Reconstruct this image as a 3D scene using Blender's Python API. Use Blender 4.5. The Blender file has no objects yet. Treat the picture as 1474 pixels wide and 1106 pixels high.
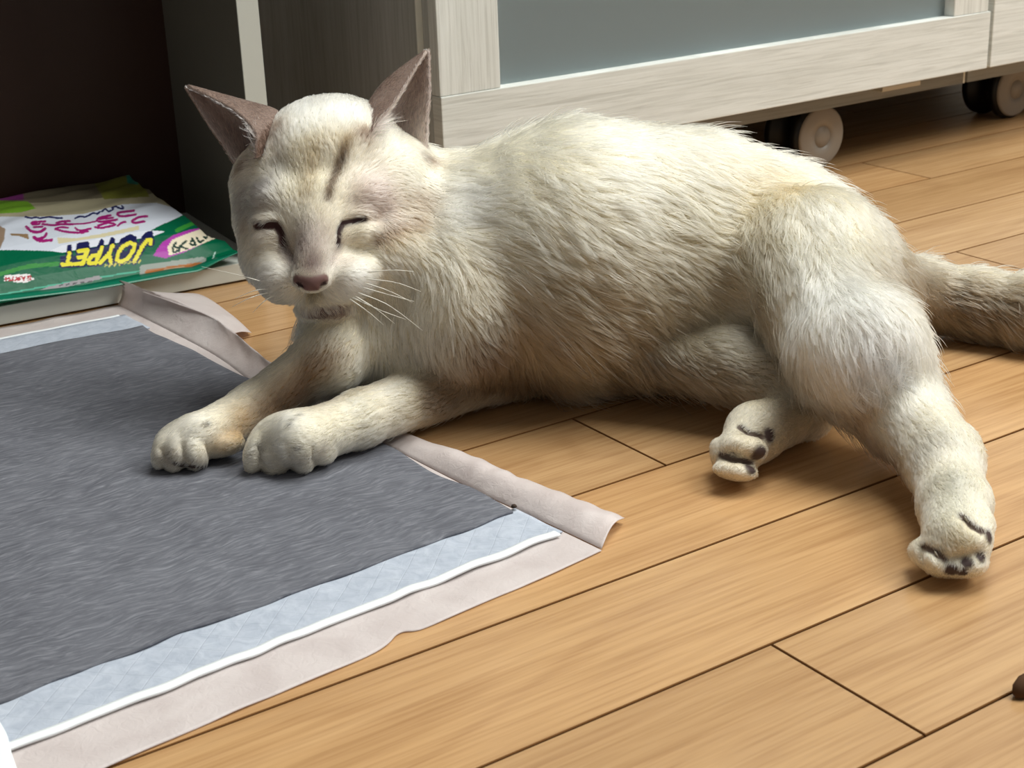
import bpy, bmesh, math, random
import numpy as np
from mathutils import Vector, Matrix, kdtree

random.seed(7)
RNG = np.random.default_rng(7)
SC = bpy.context.scene
COL = SC.collection

# ------------------------------------------------------------------ camera
F, YAW, PITCH, ROLL, CAMZ = 2236.07, 0.584618, 0.365773, -0.0374993, 0.3036
_f = np.array([math.sin(YAW) * math.cos(PITCH), math.cos(YAW) * math.cos(PITCH), -math.sin(PITCH)])
_r = np.array([math.cos(YAW), -math.sin(YAW), 0.0])
_u = np.cross(_r, _f)
CR = _r * math.cos(ROLL) + _u * math.sin(ROLL)
CU = -_r * math.sin(ROLL) + _u * math.cos(ROLL)
CF = _f
CAM = np.array([0, 0, CAMZ])
cam_data = bpy.data.cameras.new('camera')
cam = bpy.data.objects.new('camera', cam_data)
COL.objects.link(cam)
cam_data.sensor_fit = 'HORIZONTAL'
cam_data.sensor_width = 36
cam_data.lens = F / 1474 * 36
cam_data.clip_start = 0.01
cam.matrix_world = Matrix((
    (CR[0], CU[0], -CF[0], 0), (CR[1], CU[1], -CF[1], 0), (CR[2], CU[2], -CF[2], CAMZ), (0, 0, 0, 1)))
SC.camera = cam
cam_data.dof.use_dof = True
cam_data.dof.focus_distance = 0.76
cam_data.dof.aperture_fstop = 30

# ------------------------------------------------------------------ light
SC.view_settings.view_transform = 'Standard'
SC.view_settings.look = 'None'
SC.view_settings.exposure = 0.0
SC.view_settings.gamma = 1
SC.view_settings.use_curve_mapping = False
world = bpy.data.worlds.new('room_light')
SC.world = world
world.use_nodes = True
world.node_tree.nodes['Background'].inputs[0].default_value = (1.0, 0.98, 0.94, 1)
world.node_tree.nodes['Background'].inputs[1].default_value = 0.19


def area(name, loc, target, sx, sy, power, col=(1, 1, 1)):
    d = bpy.data.lights.new(name, 'AREA')
    d.shape = 'RECTANGLE'
    d.size, d.size_y, d.energy, d.color = sx, sy, power, col
    o = bpy.data.objects.new(name, d)
    o.location = loc
    o.rotation_euler = (Vector(target) - Vector(loc)).to_track_quat('-Z', 'Y').to_euler()
    COL.objects.link(o)
    return o


area('ceiling_lamp', (1.15, 0.68, 2.3), (0.75, 0.6, 0), 1.2, 1.2, 51, (0.985, 1.0, 0.955))
area('front_fill_light', (2.0, -0.75, 2.3), (0.75, 0.6, 0), 1.2, 1.2, 66, (0.985, 1.0, 0.955))  # added fill from the front right, no lamp known there


# ------------------------------------------------------------------ helpers
def ray(u, v):
    return CF + CR * ((u - 737) / F) - CU * ((v - 553) / F)


def P(u, v, z=0.0):                       # the place at height z that the photograph shows at (u, v)
    d = ray(u, v)
    return CAM + d * ((z - CAMZ) / d[2])


def PY(u, v, y):                          # on the plane Y = y
    d = ray(u, v)
    return CAM + d * (y / d[1])


def Q(u, v, d):                           # at distance d from the lens
    return CAM + ray(u, v) * d


def depth(p):
    return float(np.dot(np.asarray(p) - CAM, CF))


def lin(r, g, b):
    return tuple(((c / 255) / 12.92 if c / 255 <= 0.04045 else ((c / 255 + 0.055) / 1.055) ** 2.4) for c in (r, g, b))


class NT:                                  # tiny node-tree builder
    def __init__(self, name):
        self.m = bpy.data.materials.new(name)
        self.m.use_nodes = True
        self.t = self.m.node_tree
        self.b = self.t.nodes['Principled BSDF']

    def n(self, kind, **kw):
        nd = self.t.nodes.new(kind)
        for k, v in kw.items():
            if k.startswith('i_'):
                nd.inputs[k[2:].replace('_', ' ')].default_value = v
            else:
                setattr(nd, k, v)
        return nd

    def l(self, a, b):
        self.t.links.new(a, b)

    def ramp(self, fac, stops):
        r = self.n('ShaderNodeValToRGB')
        while len(r.color_ramp.elements) < len(stops):
            r.color_ramp.elements.new(0.5)
        for e, (p, c) in zip(r.color_ramp.elements, stops):
            e.position = p
            e.color = (*c, 1)
        self.l(fac, r.inputs[0])
        return r.outputs[0]

    def mix(self, fac, a, b, mode='MIX'):
        m = self.n('ShaderNodeMix', data_type='RGBA', blend_type=mode)
        for s, v in ((m.inputs[0], fac), (m.inputs[6], a), (m.inputs[7], b)):
            if hasattr(v, 'links'):
                self.l(v, s)
            else:
                s.default_value = v if not isinstance(v, tuple) else (*v[:3], 1)
        return m.outputs[2]

    def bump(self, h, strength, dist):
        b = self.n('ShaderNodeBump')
        b.inputs['Strength'].default_value = strength
        b.inputs['Distance'].default_value = dist
        self.l(h, b.inputs['Height'])
        self.l(b.outputs[0], self.b.inputs['Normal'])

    def noise(self, vec, scale, detail=4, rough=0.55, dist=0.0):
        n = self.n('ShaderNodeTexNoise')
        n.inputs['Scale'].default_value = scale
        n.inputs['Detail'].default_value = detail
        n.inputs['Roughness'].default_value = rough
        n.inputs['Distortion'].default_value = dist
        if vec is not None:
            self.l(vec, n.inputs['Vector'])
        return n.outputs[0]

    def coords(self, scale=(1, 1, 1), rand=0.0, which='Object', rot=(0, 0, 0)):
        tc = self.n('ShaderNodeTexCoord')
        mp = self.n('ShaderNodeMapping')
        mp.inputs['Scale'].default_value = scale
        mp.inputs['Rotation'].default_value = rot
        self.l(tc.outputs[which], mp.inputs['Vector'])
        if rand:
            oi = self.n('ShaderNodeObjectInfo')
            mu = self.n('ShaderNodeMath', operation='MULTIPLY')
            mu.inputs[1].default_value = rand
            self.l(oi.outputs['Random'], mu.inputs[0])
            cb = self.n('ShaderNodeCombineXYZ')
            for i in range(3):
                self.l(mu.outputs[0], cb.inputs[i])
            self.l(cb.outputs[0], mp.inputs['Location'])
        return mp.outputs[0]


def plain(name, rgb, rough=0.5, spec=0.4, **kw):
    t = NT(name)
    t.b.inputs['Base Color'].default_value = (*lin(*rgb), 1)
    t.b.inputs['Roughness'].default_value = rough
    t.b.inputs['Specular IOR Level'].default_value = spec
    for k, v in kw.items():
        t.b.inputs[k].default_value = v
    return t.m


def link(name, me, mat=None, parent=None, smooth=False):
    o = bpy.data.objects.new(name, me)
    COL.objects.link(o)
    if mat is not None and not me.materials:
        me.materials.append(mat)
    if smooth:
        me.polygons.foreach_set('use_smooth', [True] * len(me.polygons))
    if parent is not None:
        o.parent = parent
    return o


def mesh(name, verts, faces, mat=None, parent=None, smooth=False):
    me = bpy.data.meshes.new(name)
    me.from_pydata([tuple(map(float, v)) for v in verts], [], [tuple(int(i) for i in f) for f in faces])
    me.update()
    return link(name, me, mat, parent, smooth)


def box(name, lo, hi, mat, parent=None, bevel=0.001):
    bm = bmesh.new()
    bmesh.ops.create_cube(bm, size=1)
    for v in bm.verts:
        v.co = Vector([(lo[i] + hi[i]) / 2 + v.co[i] * (hi[i] - lo[i]) for i in range(3)])
    if bevel:
        bmesh.ops.bevel(bm, geom=bm.edges[:], offset=bevel, segments=2, affect='EDGES', profile=0.6)
    me = bpy.data.meshes.new(name)
    bm.to_mesh(me)
    bm.free()
    return link(name, me, mat, parent)


def thing(name, label, cat, loc=(0, 0, 0), rz=0.0, group=None):
    o = bpy.data.objects.new(name, None)
    o.empty_display_size = 0.02
    COL.objects.link(o)
    o.location = loc
    o.rotation_euler = (0, 0, rz)
    tag(o, label, cat, group)
    return o


def tag(o, label, cat, group=None):
    o['label'] = label
    o['category'] = cat
    if group:
        o['group'] = group
    return o


def struct(o):
    o['kind'] = 'structure'
    return o


# ------------------------------------------------------------------ materials
def wood_floor():
    t = NT('oak_flooring')
    v = t.coords((3.0, 42.0, 8.0), 37.0)
    g1 = t.noise(v, 1.0, 5, 0.6, 0.6)
    v2 = t.coords((1.6, 11.0, 4.0), 91.0)
    swirl = t.noise(v2, 1.0, 2, 0.5, 1.2)
    wv = t.n('ShaderNodeMath', operation='MULTIPLY')
    wv.inputs[1].default_value = 52
    t.l(swirl, wv.inputs[0])
    sn = t.n('ShaderNodeMath', operation='SINE')
    t.l(wv.outputs[0], sn.inputs[0])
    mr = t.n('ShaderNodeMapRange')
    mr.inputs[1].default_value = -1
    t.l(sn.outputs[0], mr.inputs[0])
    v3 = t.coords((14.0, 420.0, 40.0), 11.0)
    fine = t.noise(v3, 1.0, 3, 0.6)
    base = t.ramp(g1, [(0.28, lin(156, 121, 84)), (0.5, lin(172, 136, 97)), (0.72, lin(184, 150, 111))])
    base = t.mix(0.16, base, t.ramp(mr.outputs[0], [(0.0, lin(150, 104, 62)), (0.55, lin(200, 158, 108)), (1, lin(208, 167, 116))]))
    base = t.mix(0.30, base, t.ramp(fine, [(0.3, lin(150, 106, 62)), (0.6, lin(212, 172, 122))]))
    oi = t.n('ShaderNodeObjectInfo')
    tint = t.ramp(oi.outputs['Random'], [(0.0, (0.90, 0.88, 0.86)), (0.5, (1, 1, 1)), (1.0, (1.06, 1.02, 0.97))])
    base = t.mix(1.0, base, tint, 'MULTIPLY')
    t.l(base, t.b.inputs['Base Color'])
    t.b.inputs['Roughness'].default_value = 0.24
    t.b.inputs['Specular IOR Level'].default_value = 0.45
    t.bump(fine, 0.12, 0.0006)
    return t.m


def pale_wood(name, horizontal=True, tone=1.0):
    t = NT(name)
    sc = (13, 13, 400) if horizontal else (400, 400, 13)
    v = t.coords(sc, 13.0, 'Object')
    g = t.noise(v, 1.0, 4, 0.65, 0.9)
    v2 = t.coords((3, 3, 60) if horizontal else (60, 60, 3), 5.0)
    g2 = t.noise(v2, 1.0, 3, 0.5, 0.5)
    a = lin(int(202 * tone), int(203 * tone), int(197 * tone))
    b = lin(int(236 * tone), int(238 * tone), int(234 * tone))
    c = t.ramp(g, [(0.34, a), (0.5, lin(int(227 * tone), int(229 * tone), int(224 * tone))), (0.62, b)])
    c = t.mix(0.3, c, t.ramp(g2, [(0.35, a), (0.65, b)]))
    t.l(c, t.b.inputs['Base Color'])
    t.b.inputs['Roughness'].default_value = 0.5
    t.b.inputs['Specular IOR Level'].default_value = 0.3
    t.bump(g, 0.25, 0.0006)
    return t.m


M = {}
M['floor'] = wood_floor()
M['groove'] = plain('stained_groove', (116, 78, 44), 0.9, 0.05)
M['sub'] = plain('floor_joint', (70, 42, 20), 0.9, 0.1)
M['railwood'] = pale_wood('whitewashed_wood_across', True)
M['stilewood'] = pale_wood('whitewashed_wood_upright', False)
M['white_edge'] = plain('white_edge_band', (226, 226, 216), 0.45)
M['cabside'] = pale_wood('whitewashed_wood_shaded', False, 0.80)  # tone lowered to put the side faces' shade into the wood
M['shadepanel'] = pale_wood('cabinet_bottom_shaded', True, 0.62)  # shade below the door put into the bottom panel's darker tone
M['shelf_white'] = plain('shelf_white_edge', (206, 208, 200), 0.4)
M['shelf_in'] = plain('shelf_shaded_board', (104, 101, 92), 0.5)  # white board greyed: the shelf's inner shade sits in its colour
M['brown'] = plain('dark_brown_board', (50, 28, 20), 0.45)
M['wall'] = plain('wall_paper', (214, 208, 196), 0.9, 0.1)
M['black'] = plain('black_plastic', (16, 16, 17), 0.45)
M['hub'] = plain('shaded_plastic_hub', (150, 141, 130), 0.4)  # white hub darkened: shade under the cabinet put into its colour
M['metal'] = plain('zinc', (190, 186, 176), 0.35, 0.5, Metallic=0.7)
g = NT('frosted_glass')
g.b.inputs['Base Color'].default_value = (*lin(196, 208, 210), 1)
g.b.inputs['Roughness'].default_value = 0.45
g.b.inputs['Transmission Weight'].default_value = 0.72
g.b.inputs['IOR'].default_value = 1.25
M['glass'] = g.m

# ------------------------------------------------------------------ floor
SEAM0, PW = 0.3730, 0.07575
fl = struct(mesh('floor', [(-0.6, 0.0, -0.0095), (2.4, 0.0, -0.0095), (2.4, 1.6, -0.0095), (-0.6, 1.6, -0.0095)], [(0, 1, 2, 3)], M['sub']))
PLEN = 0.909


def plank_mesh(length):
    bm = bmesh.new()
    bmesh.ops.create_cube(bm, size=1)
    for v in bm.verts:
        v.co = Vector((v.co.x * (length - 0.0008), v.co.y * (PW - 0.0009), -0.0045 + v.co.z * 0.009))
    top = [e for e in bm.edges if all(v.co.z > -0.001 for v in e.verts)]
    bmesh.ops.bevel(bm, geom=top, offset=0.00035, segments=1, affect='EDGES')
    me = bpy.data.meshes.new('plank')
    bm.to_mesh(me)
    bm.free()
    me.materials.append(M['floor'])
    me.materials.append(M['groove'])
    for pl_ in me.polygons:
        pl_.material_index = 0 if pl_.normal.z > 0.9 else 1
    return me


pm = plank_mesh(PLEN)
JOINT = {-2: 0.75, -1: 0.359, 0: 0.889, 1: 0.80, 2: 0.4335, 3: 0.812, 4: 0.39, 5: 0.34, 6: 0.958, 7: 0.45, 8: 0.9, 9: 0.2, 10: 0.6, 11: 0.1, -3: 0.2, -4: 0.5}
for row in range(-4, 13):
    yc = SEAM0 + (row + 0.5) * PW
    x = JOINT.get(row, 0.3) - 2 * PLEN
    while x < 2.3:
        if x + PLEN > -0.55:
            o = link('plank', pm, parent=fl)
            o.location = (x + PLEN / 2, yc, 0)
        x += PLEN

# ------------------------------------------------------------------ wall behind the furniture
struct(box('wall_back', (-0.6, 1.36, 0), (2.6, 1.42, 2.3), M['wall'], bevel=0))

# ------------------------------------------------------------------ open shelf unit at the left
SA = math.atan2(0.933 - 0.946, 0.415 - 0.244)
sh = thing('shelf_unit', 'open shelf unit with white board edges and dark brown back, holding the green bag', 'shelf', (0.4335, 0.933, 0), SA)
D_SH = 0.155
box('base_panel', (-0.62, 0.0, 0.0015), (0.0, D_SH, 0.0135), M['shelf_white'], sh, 0.0006)
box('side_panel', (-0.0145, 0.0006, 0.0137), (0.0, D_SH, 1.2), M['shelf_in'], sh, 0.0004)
box('edge_band', (-0.0145, -0.0006, 0.0137), (0.0, 0.0004, 1.2), M['shelf_white'], sh, 0.0002)
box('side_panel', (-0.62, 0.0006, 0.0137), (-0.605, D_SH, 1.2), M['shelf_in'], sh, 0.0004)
box('back_panel', (-0.62, D_SH + 0.0002, 0.0015), (0.0, D_SH + 0.006, 1.2), M['brown'], sh, 0)
box('top_panel', (-0.605, 0.0006, 0.34), (-0.0147, D_SH, 0.352), M['shelf_in'], sh, 0.0004)  # unseen board added to keep the shelf interior dark


# ------------------------------------------------------------------ cabinets on casters
YD, ZB, ZR, ZTOP = 0.875, 0.068, 0.1155, 1.2


def caster(px, py, parent):
    r = 0.0268
    # fork and body between the twin wheels
    c = box('caster', (px - 0.007, py - 0.009, 0.022), (px + 0.007, py + 0.009, 0.0533), M['black'], parent, 0.002)
    for s in (-1, 1):
        yw = py + s * 0.015
        bm = bmesh.new()
        bmesh.ops.create_cone(bm, cap_ends=True, segments=48, radius1=r, radius2=r, depth=0.011)
        for e in [e for e in bm.edges if e.calc_face_angle(0) > 1]:
            pass
        bmesh.ops.rotate(bm, verts=bm.verts, matrix=Matrix.Rotation(math.pi / 2, 3, 'X'))
        bmesh.ops.bevel(bm, geom=[e for e in bm.edges if abs(e.verts[0].co.y - e.verts[1].co.y) < 1e-6], offset=0.002, segments=2, affect='EDGES')
        bmesh.ops.translate(bm, verts=bm.verts, vec=(px, yw, r))
        me = bpy.data.meshes.new('tyre')
        bm.to_mesh(me)
        bm.free()
        link('tyre', me, M['black'], c, True)
        # hub disc with its small ring groove: a turned profile
        prof = [(0.0001, 0.0022), (0.0082, 0.0022), (0.0085, 0.0014), (0.0092, 0.0014), (0.0095, 0.0022), (0.015, 0.0021), (0.0232, 0.0016), (0.0248, 0.0006), (0.0250, -0.0005)]
        vs, fs, n = [], [], 48
        for (rr, h) in prof:
            for k in range(n):
                a = 2 * math.pi * k / n
                vs.append((px + rr * math.cos(a), yw + s * (0.0055 + h), r + rr * math.sin(a)))
        for i in range(len(prof) - 1):
            for k in range(n):
                q = (i * n + k, i * n + (k + 1) % n, (i + 1) * n + (k + 1) % n, (i + 1) * n + k)
                fs.append(q if s < 0 else q[::-1])
        mesh('hub_disc', vs, fs, M['hub'], c, True)
    return c


def cabinet(label, x0, x1, casters, glass):
    cb = thing('cabinet', label, 'cabinet', (0, 0, 0))
    zc = 0.0535
    yb, y1 = YD + 0.0195, YD + 0.40
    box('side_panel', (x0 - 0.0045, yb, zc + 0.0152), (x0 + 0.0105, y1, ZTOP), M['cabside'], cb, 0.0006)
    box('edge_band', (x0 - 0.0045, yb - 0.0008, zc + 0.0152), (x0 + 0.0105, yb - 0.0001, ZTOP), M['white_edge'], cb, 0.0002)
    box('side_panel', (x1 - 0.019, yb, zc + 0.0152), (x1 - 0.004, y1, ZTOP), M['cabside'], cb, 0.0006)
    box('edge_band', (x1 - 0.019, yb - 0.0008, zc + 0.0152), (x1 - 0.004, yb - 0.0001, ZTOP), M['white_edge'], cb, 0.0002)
    box('bottom_panel', (x0 - 0.0045, yb, zc), (x1 - 0.0058, y1, zc + 0.015), M['shadepanel'], cb, 0.0005)
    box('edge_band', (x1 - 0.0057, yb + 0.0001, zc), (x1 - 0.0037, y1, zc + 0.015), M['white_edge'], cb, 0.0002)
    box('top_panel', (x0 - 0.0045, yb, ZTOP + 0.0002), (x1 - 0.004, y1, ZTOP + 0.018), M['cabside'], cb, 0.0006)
    box('back_panel', (x0 + 0.0107, y1 - 0.0058, zc + 0.0152), (x1 - 0.0192, y1 - 0.001, ZTOP), M['brown'], cb, 0)
    for cx_ in casters:
        caster(cx_, 0.932 if glass else 0.957, cb)
        caster(cx_, 1.20, cb)
    if glass:
        box('shelf_board', (x0 + 0.0107, yb + 0.03, 0.33), (x1 - 0.0192, y1 - 0.007, 0.345), M['cabside'], cb, 0.0005)
        # the door: a thin rebated frame that carries stiles, rails and the glass pane
        yf, th = YD, 0.0185
        hw, sx0, sx1 = 0.010, x0 + 0.048, x1 - 0.045
        fr = mesh('door', *frame_ring(sx0 - hw, sx1 + hw, ZR - hw, ZTOP - 0.05 + hw, sx0, sx1, ZR + 0.001, ZTOP - 0.05, yf + 0.012, yf + 0.0175), M['white_edge'], cb)
        box('rail', (x0, yf, ZB), (x1, yf + 0.0115, ZR), M['railwood'], fr, 0.0007)
        box('rail', (x0, yf, ZTOP - 0.05), (x1, yf + 0.0115, ZTOP), M['railwood'], fr, 0.0007)
        box('stile', (x0, yf + 0.0008, ZR + 0.0002), (sx0, yf + 0.0115, ZTOP - 0.0502), M['stilewood'], fr, 0.0007)
        box('stile', (sx1, yf + 0.0008, ZR + 0.0002), (x1 - 0.0028, yf + 0.0115, ZTOP - 0.0502), M['stilewood'], fr, 0.0007)
        # returns at the door's outer edges, full thickness
        box('edge_strip', (x0, yf + 0.0117, ZB), (x0 + 0.037, yf + th, ZTOP), M['cabside'], fr, 0.0004)
        box('edge_strip', (x1 - 0.034, yf + 0.0117, ZB), (x1, yf + th, ZTOP), M['cabside'], fr, 0.0004)
        box('glass_pane', (sx0 - 0.006, yf + 0.0075 + 0.004, ZR - 0.006), (sx1 + 0.006, yf + 0.0118, ZTOP - 0.045), M['glass'], fr, 0)
        box('bracket', (0.955, yf + 0.006, 0.0625), (1.0, yf + 0.0192, 0.0665), M['metal'], cb, 0.0006)
    else:
        box('drawer_front', (x0, YD, ZB), (x1, YD + 0.0185, 0.32), M['railwood'], cb, 0.0009)
        box('drawer_front', (x0, YD, 0.323), (x1, YD + 0.0185, ZTOP), M['railwood'], cb, 0.0009)
    return cb


def frame_ring(ox0, ox1, oz0, oz1, ix0, ix1, iz0, iz1, y0, y1):
    vs = []
    for y in (y0, y1):
        vs += [(ox0, y, oz0), (ox1, y, oz0), (ox1, y, oz1), (ox0, y, oz1), (ix0, y, iz0), (ix1, y, iz0), (ix1, y, iz1), (ix0, y, iz1)]
    fs = []
    for k in range(4):
        j = (k + 1) % 4
        fs += [(k, j, 4 + j, 4 + k), (8 + j, 8 + k, 12 + k, 12 + j), (k, 8 + k, 8 + j, j), (4 + j, 12 + j, 12 + k, 4 + k)]
    return vs, fs


cabinet('whitewashed wood cabinet with a frosted glass door on casters, behind the cat', 0.5315, 1.0745, (0.64, 0.918), True)
cabinet('plain whitewashed wood cabinet front at the right edge, beside the glass door', 1.0785, 1.62, (1.192, 1.52), False)

# ------------------------------------------------------------------ absorbent pet pad
def film_mat():
    t = NT('thin_pinkish_film')
    v = t.coords((1, 1, 1))
    w = t.noise(v, 190, 3, 0.6, 1.5)
    w2 = t.noise(v, 45, 2, 0.5, 0.8)
    t.l(t.ramp(w2, [(0.3, lin(224, 214, 212)), (0.7, lin(238, 230, 228))]), t.b.inputs['Base Color'])
    t.b.inputs['Roughness'].default_value = 0.42
    t.b.inputs['Specular IOR Level'].default_value = 0.35
    tr = t.n('ShaderNodeBsdfTranslucent')
    tr.inputs[0].default_value = (*lin(232, 220, 216), 1)
    mx = t.n('ShaderNodeMixShader')
    mx.inputs[0].default_value = 0.35
    out = t.t.nodes['Material Output']
    t.l(t.b.outputs[0], mx.inputs[1])
    t.l(tr.outputs[0], mx.inputs[2])
    t.l(mx.outputs[0], out.inputs[0])
    t.bump(w, 0.35, 0.0012)
    return t.m


def core_mat():
    t = NT('pale_blue_quilted_tissue')
    v = t.coords((1, 1, 1), rot=(0, 0, 0.78))
    ck = t.n('ShaderNodeTexBrick')
    t.l(v, ck.inputs['Vector'])
    for k, val in (('Scale', 95.0), ('Mortar Size', 0.035), ('Mortar Smooth', 0.8), ('Brick Width', 1.0), ('Row Height', 1.0)):
        ck.inputs[k].default_value = val
    ck.offset = 0
    n = t.noise(t.coords((1, 1, 1)), 160, 4, 0.6, 0.7)
    c = t.ramp(n, [(0.3, lin(162, 170, 184)), (0.7, lin(184, 191, 203))])
    t.l(c, t.b.inputs['Base Color'])
    t.b.inputs['Roughness'].default_value = 0.8
    ad = t.n('ShaderNodeMath', operation='MULTIPLY_ADD')
    ad.inputs[1].default_value = -0.7
    t.l(ck.outputs['Fac'], ad.inputs[0])
    t.l(n, ad.inputs[2])
    t.bump(ad.outputs[0], 0.3, 0.0012)
    return t.m


def grey_mat():
    t = NT('charcoal_nonwoven')
    warp = t.n('ShaderNodeTexNoise')
    t.l(t.coords((1, 1, 1)), warp.inputs['Vector'])
    warp.inputs['Scale'].default_value = 30
    warp.inputs['Detail'].default_value = 2
    sub = t.n('ShaderNodeVectorMath', operation='SUBTRACT')
    sub.inputs[1].default_value = (0.5, 0.5, 0.5)
    t.l(warp.outputs['Color'], sub.inputs[0])
    sc = t.n('ShaderNodeVectorMath', operation='SCALE')
    sc.inputs['Scale'].default_value = 0.016
    t.l(sub.outputs[0], sc.inputs[0])
    ad = t.n('ShaderNodeVectorMath', operation='ADD')
    t.l(t.coords((1, 1, 1)), ad.inputs[0])
    t.l(sc.outputs[0], ad.inputs[1])
    mp = t.n('ShaderNodeMapping')
    mp.inputs['Rotation'].default_value = (0, 0, math.radians(28))
    mp.inputs['Scale'].default_value = (95, 640, 1)
    t.l(ad.outputs[0], mp.inputs['Vector'])
    fib = t.noise(mp.outputs[0], 1.0, 5, 0.62, 0.6)
    blot = t.noise(t.coords((1, 1, 1)), 26, 4, 0.6)
    c = t.ramp(fib, [(0.30, lin(84, 85, 92)), (0.5, lin(106, 107, 114)), (0.68, lin(138, 139, 146)), (0.8, lin(170, 171, 178))])
    c = t.mix(0.35, c, t.ramp(blot, [(0.3, lin(82, 83, 91)), (0.7, lin(118, 120, 128))]))
    t.l(c, t.b.inputs['Base Color'])
    t.b.inputs['Roughness'].default_value = 0.9
    t.b.inputs['Specular IOR Level'].default_value = 0.15
    t.bump(fib, 0.35, 0.0011)
    return t.m


M['film'], M['core'], M['grey'] = film_mat(), core_mat(), grey_mat()
M['bead'] = plain('white_sealing_bead', (238, 242, 244), 0.5)


def vnoise(x, y, s, seed=0):                       # cheap smooth noise, -1..1
    x, y = np.asarray(x) * s + seed * 3.7, np.asarray(y) * s - seed * 1.9
    return (np.sin(x * 1.3 + 1.7 * np.sin(y * 0.9 + seed)) + np.sin(y * 1.7 + 1.3 * np.sin(x * 1.1 - seed)) + np.sin((x + y) * 0.8 + 2.1 * np.sin((x - y) * 0.6))) / 3


def sheet(name, gx, thick, mat, parent):           # gx: array (n, m, 3) of top points -> closed thin sheet
    n, m = gx.shape[:2]
    top = gx.reshape(-1, 3)
    bot = top.copy()
    bot[:, 2] = bot[:, 2] - thick
    vs = np.vstack([top, bot])
    fs, N = [], n * m
    idx = np.arange(N).reshape(n, m)
    for i in range(n - 1):
        for j in range(m - 1):
            a, b, c, d = idx[i, j], idx[i, j + 1], idx[i + 1, j + 1], idx[i + 1, j]
            fs += [(a, b, c, d), (N + d, N + c, N + b, N + a)]
    rim = list(idx[0, :]) + list(idx[1:, -1]) + list(idx[-1, -2::-1]) + list(idx[-2:0:-1, 0])
    for a, b in zip(rim, rim[1:] + rim[:1]):
        fs.append((b, a, N + a, N + b))
    o = mesh(name, vs, fs, mat, parent, True)
    bm = bmesh.new()
    bm.from_mesh(o.data)
    bmesh.ops.recalc_face_normals(bm, faces=bm.faces)
    bm.to_mesh(o.data)
    bm.free()
    return o


def interp(pts, t):                                # polyline with parameter 0..1 by chord, Catmull-Rom
    p = np.array(pts, float)
    s = np.linspace(0, 1, len(p))
    t = np.clip(np.asarray(t, float), 0, 1)
    k = np.clip(np.searchsorted(s, t, side='right') - 1, 0, len(p) - 2)
    w = ((t - s[k]) / (s[k + 1] - s[k]))[..., None]
    p0, p1, p2, p3 = p[np.maximum(k - 1, 0)], p[k], p[k + 1], p[np.minimum(k + 2, len(p) - 1)]
    return 0.5 * ((2 * p1) + (-p0 + p2) * w + (2 * p0 - 5 * p1 + 4 * p2 - p3) * w ** 2 + (-p0 + 3 * p1 - 3 * p2 + p3) * w ** 3)


pad = thing('pet_pad', 'absorbent pet pad with grey centre and pinkish film border under the front paws', 'pet pad')
NR, FR = np.array([0.345, 0.523, 0]), np.array([0.313, 0.884, 0])     # right end of the grey centre, near and far
UN, UF = np.array([-0.235, -0.014, 0]), np.array([-0.30, 0.016, 0])   # leftward along near and far edge
UN = UN / np.linalg.norm(UN)
UF = UF / np.linalg.norm(UF)
PL = 0.30


def padpt(a, b):                                   # a: 0 right .. 1 left (PL), b: 0 near .. 1 far, grey centre
    a, b = np.asarray(a)[..., None], np.asarray(b)[..., None]
    return (NR + UN * PL * a) * (1 - b) + (FR + UF * PL * a) * b


A_, B_ = np.meshgrid(np.linspace(0, 1, 130), np.linspace(0, 1, 150))
gp = padpt(A_, B_)
edge = np.minimum.reduce([A_, B_ * 1.2, (1 - B_) * 1.2])
gp[..., 2] = 0.0034 + 0.0003 * vnoise(gp[..., 0], gp[..., 1], 120, 1) + 0.0006 * vnoise(gp[..., 0], gp[..., 1], 55, 2) - 0.0004 * np.exp(-edge / 0.01)
ripple = 0.0018 * vnoise(A_ * PL, A_ * 0, 120, 3)
gp[..., 1] += ripple * (np.exp(-B_ / 0.02) - 0.6 * np.exp(-(1 - B_) / 0.02))
gp[..., 0] += 0.0016 * vnoise(B_ * 0.4, B_ * 0, 60, 5) * np.exp(-A_ / 0.02)
sheet('absorbent_layer', gp, 0.0012, M['grey'], pad)


def strip(name, b0, b1, a0, a1, z, thick, mat, seed, amp=0.0006, nb=10, wob=0.0):
    A, B = np.meshgrid(np.linspace(a0, a1, 160), np.linspace(b0, b1, nb))
    g = padpt(A, B)
    g[..., 2] = z + amp * vnoise(g[..., 0], g[..., 1], 160, seed)
    g[..., 1] += wob * vnoise(A * PL, A * 0, 150, seed + 1)
    return sheet(name, g, thick, mat, pad)


strip('quilted_strip', -0.078, 0.012, -0.012, 1, 0.0018, 0.0006, M['core'], 4, 0.0004)
strip('quilted_strip', 0.99, 1.085, -0.012, 1, 0.0018, 0.0006, M['core'], 6, 0.0004)
b_n = strip('sealing_bead', -0.0845, -0.073, 0.0, 0.985, 0.0030, 0.0012, M['bead'], 8, 0.0003, 4, 0.0009)
b_f = strip('sealing_bead', 1.083, 1.089, 0.0, 1, 0.0024, 0.0008, M['bead'], 9, 0.0002, 4, 0.0004)

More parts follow.
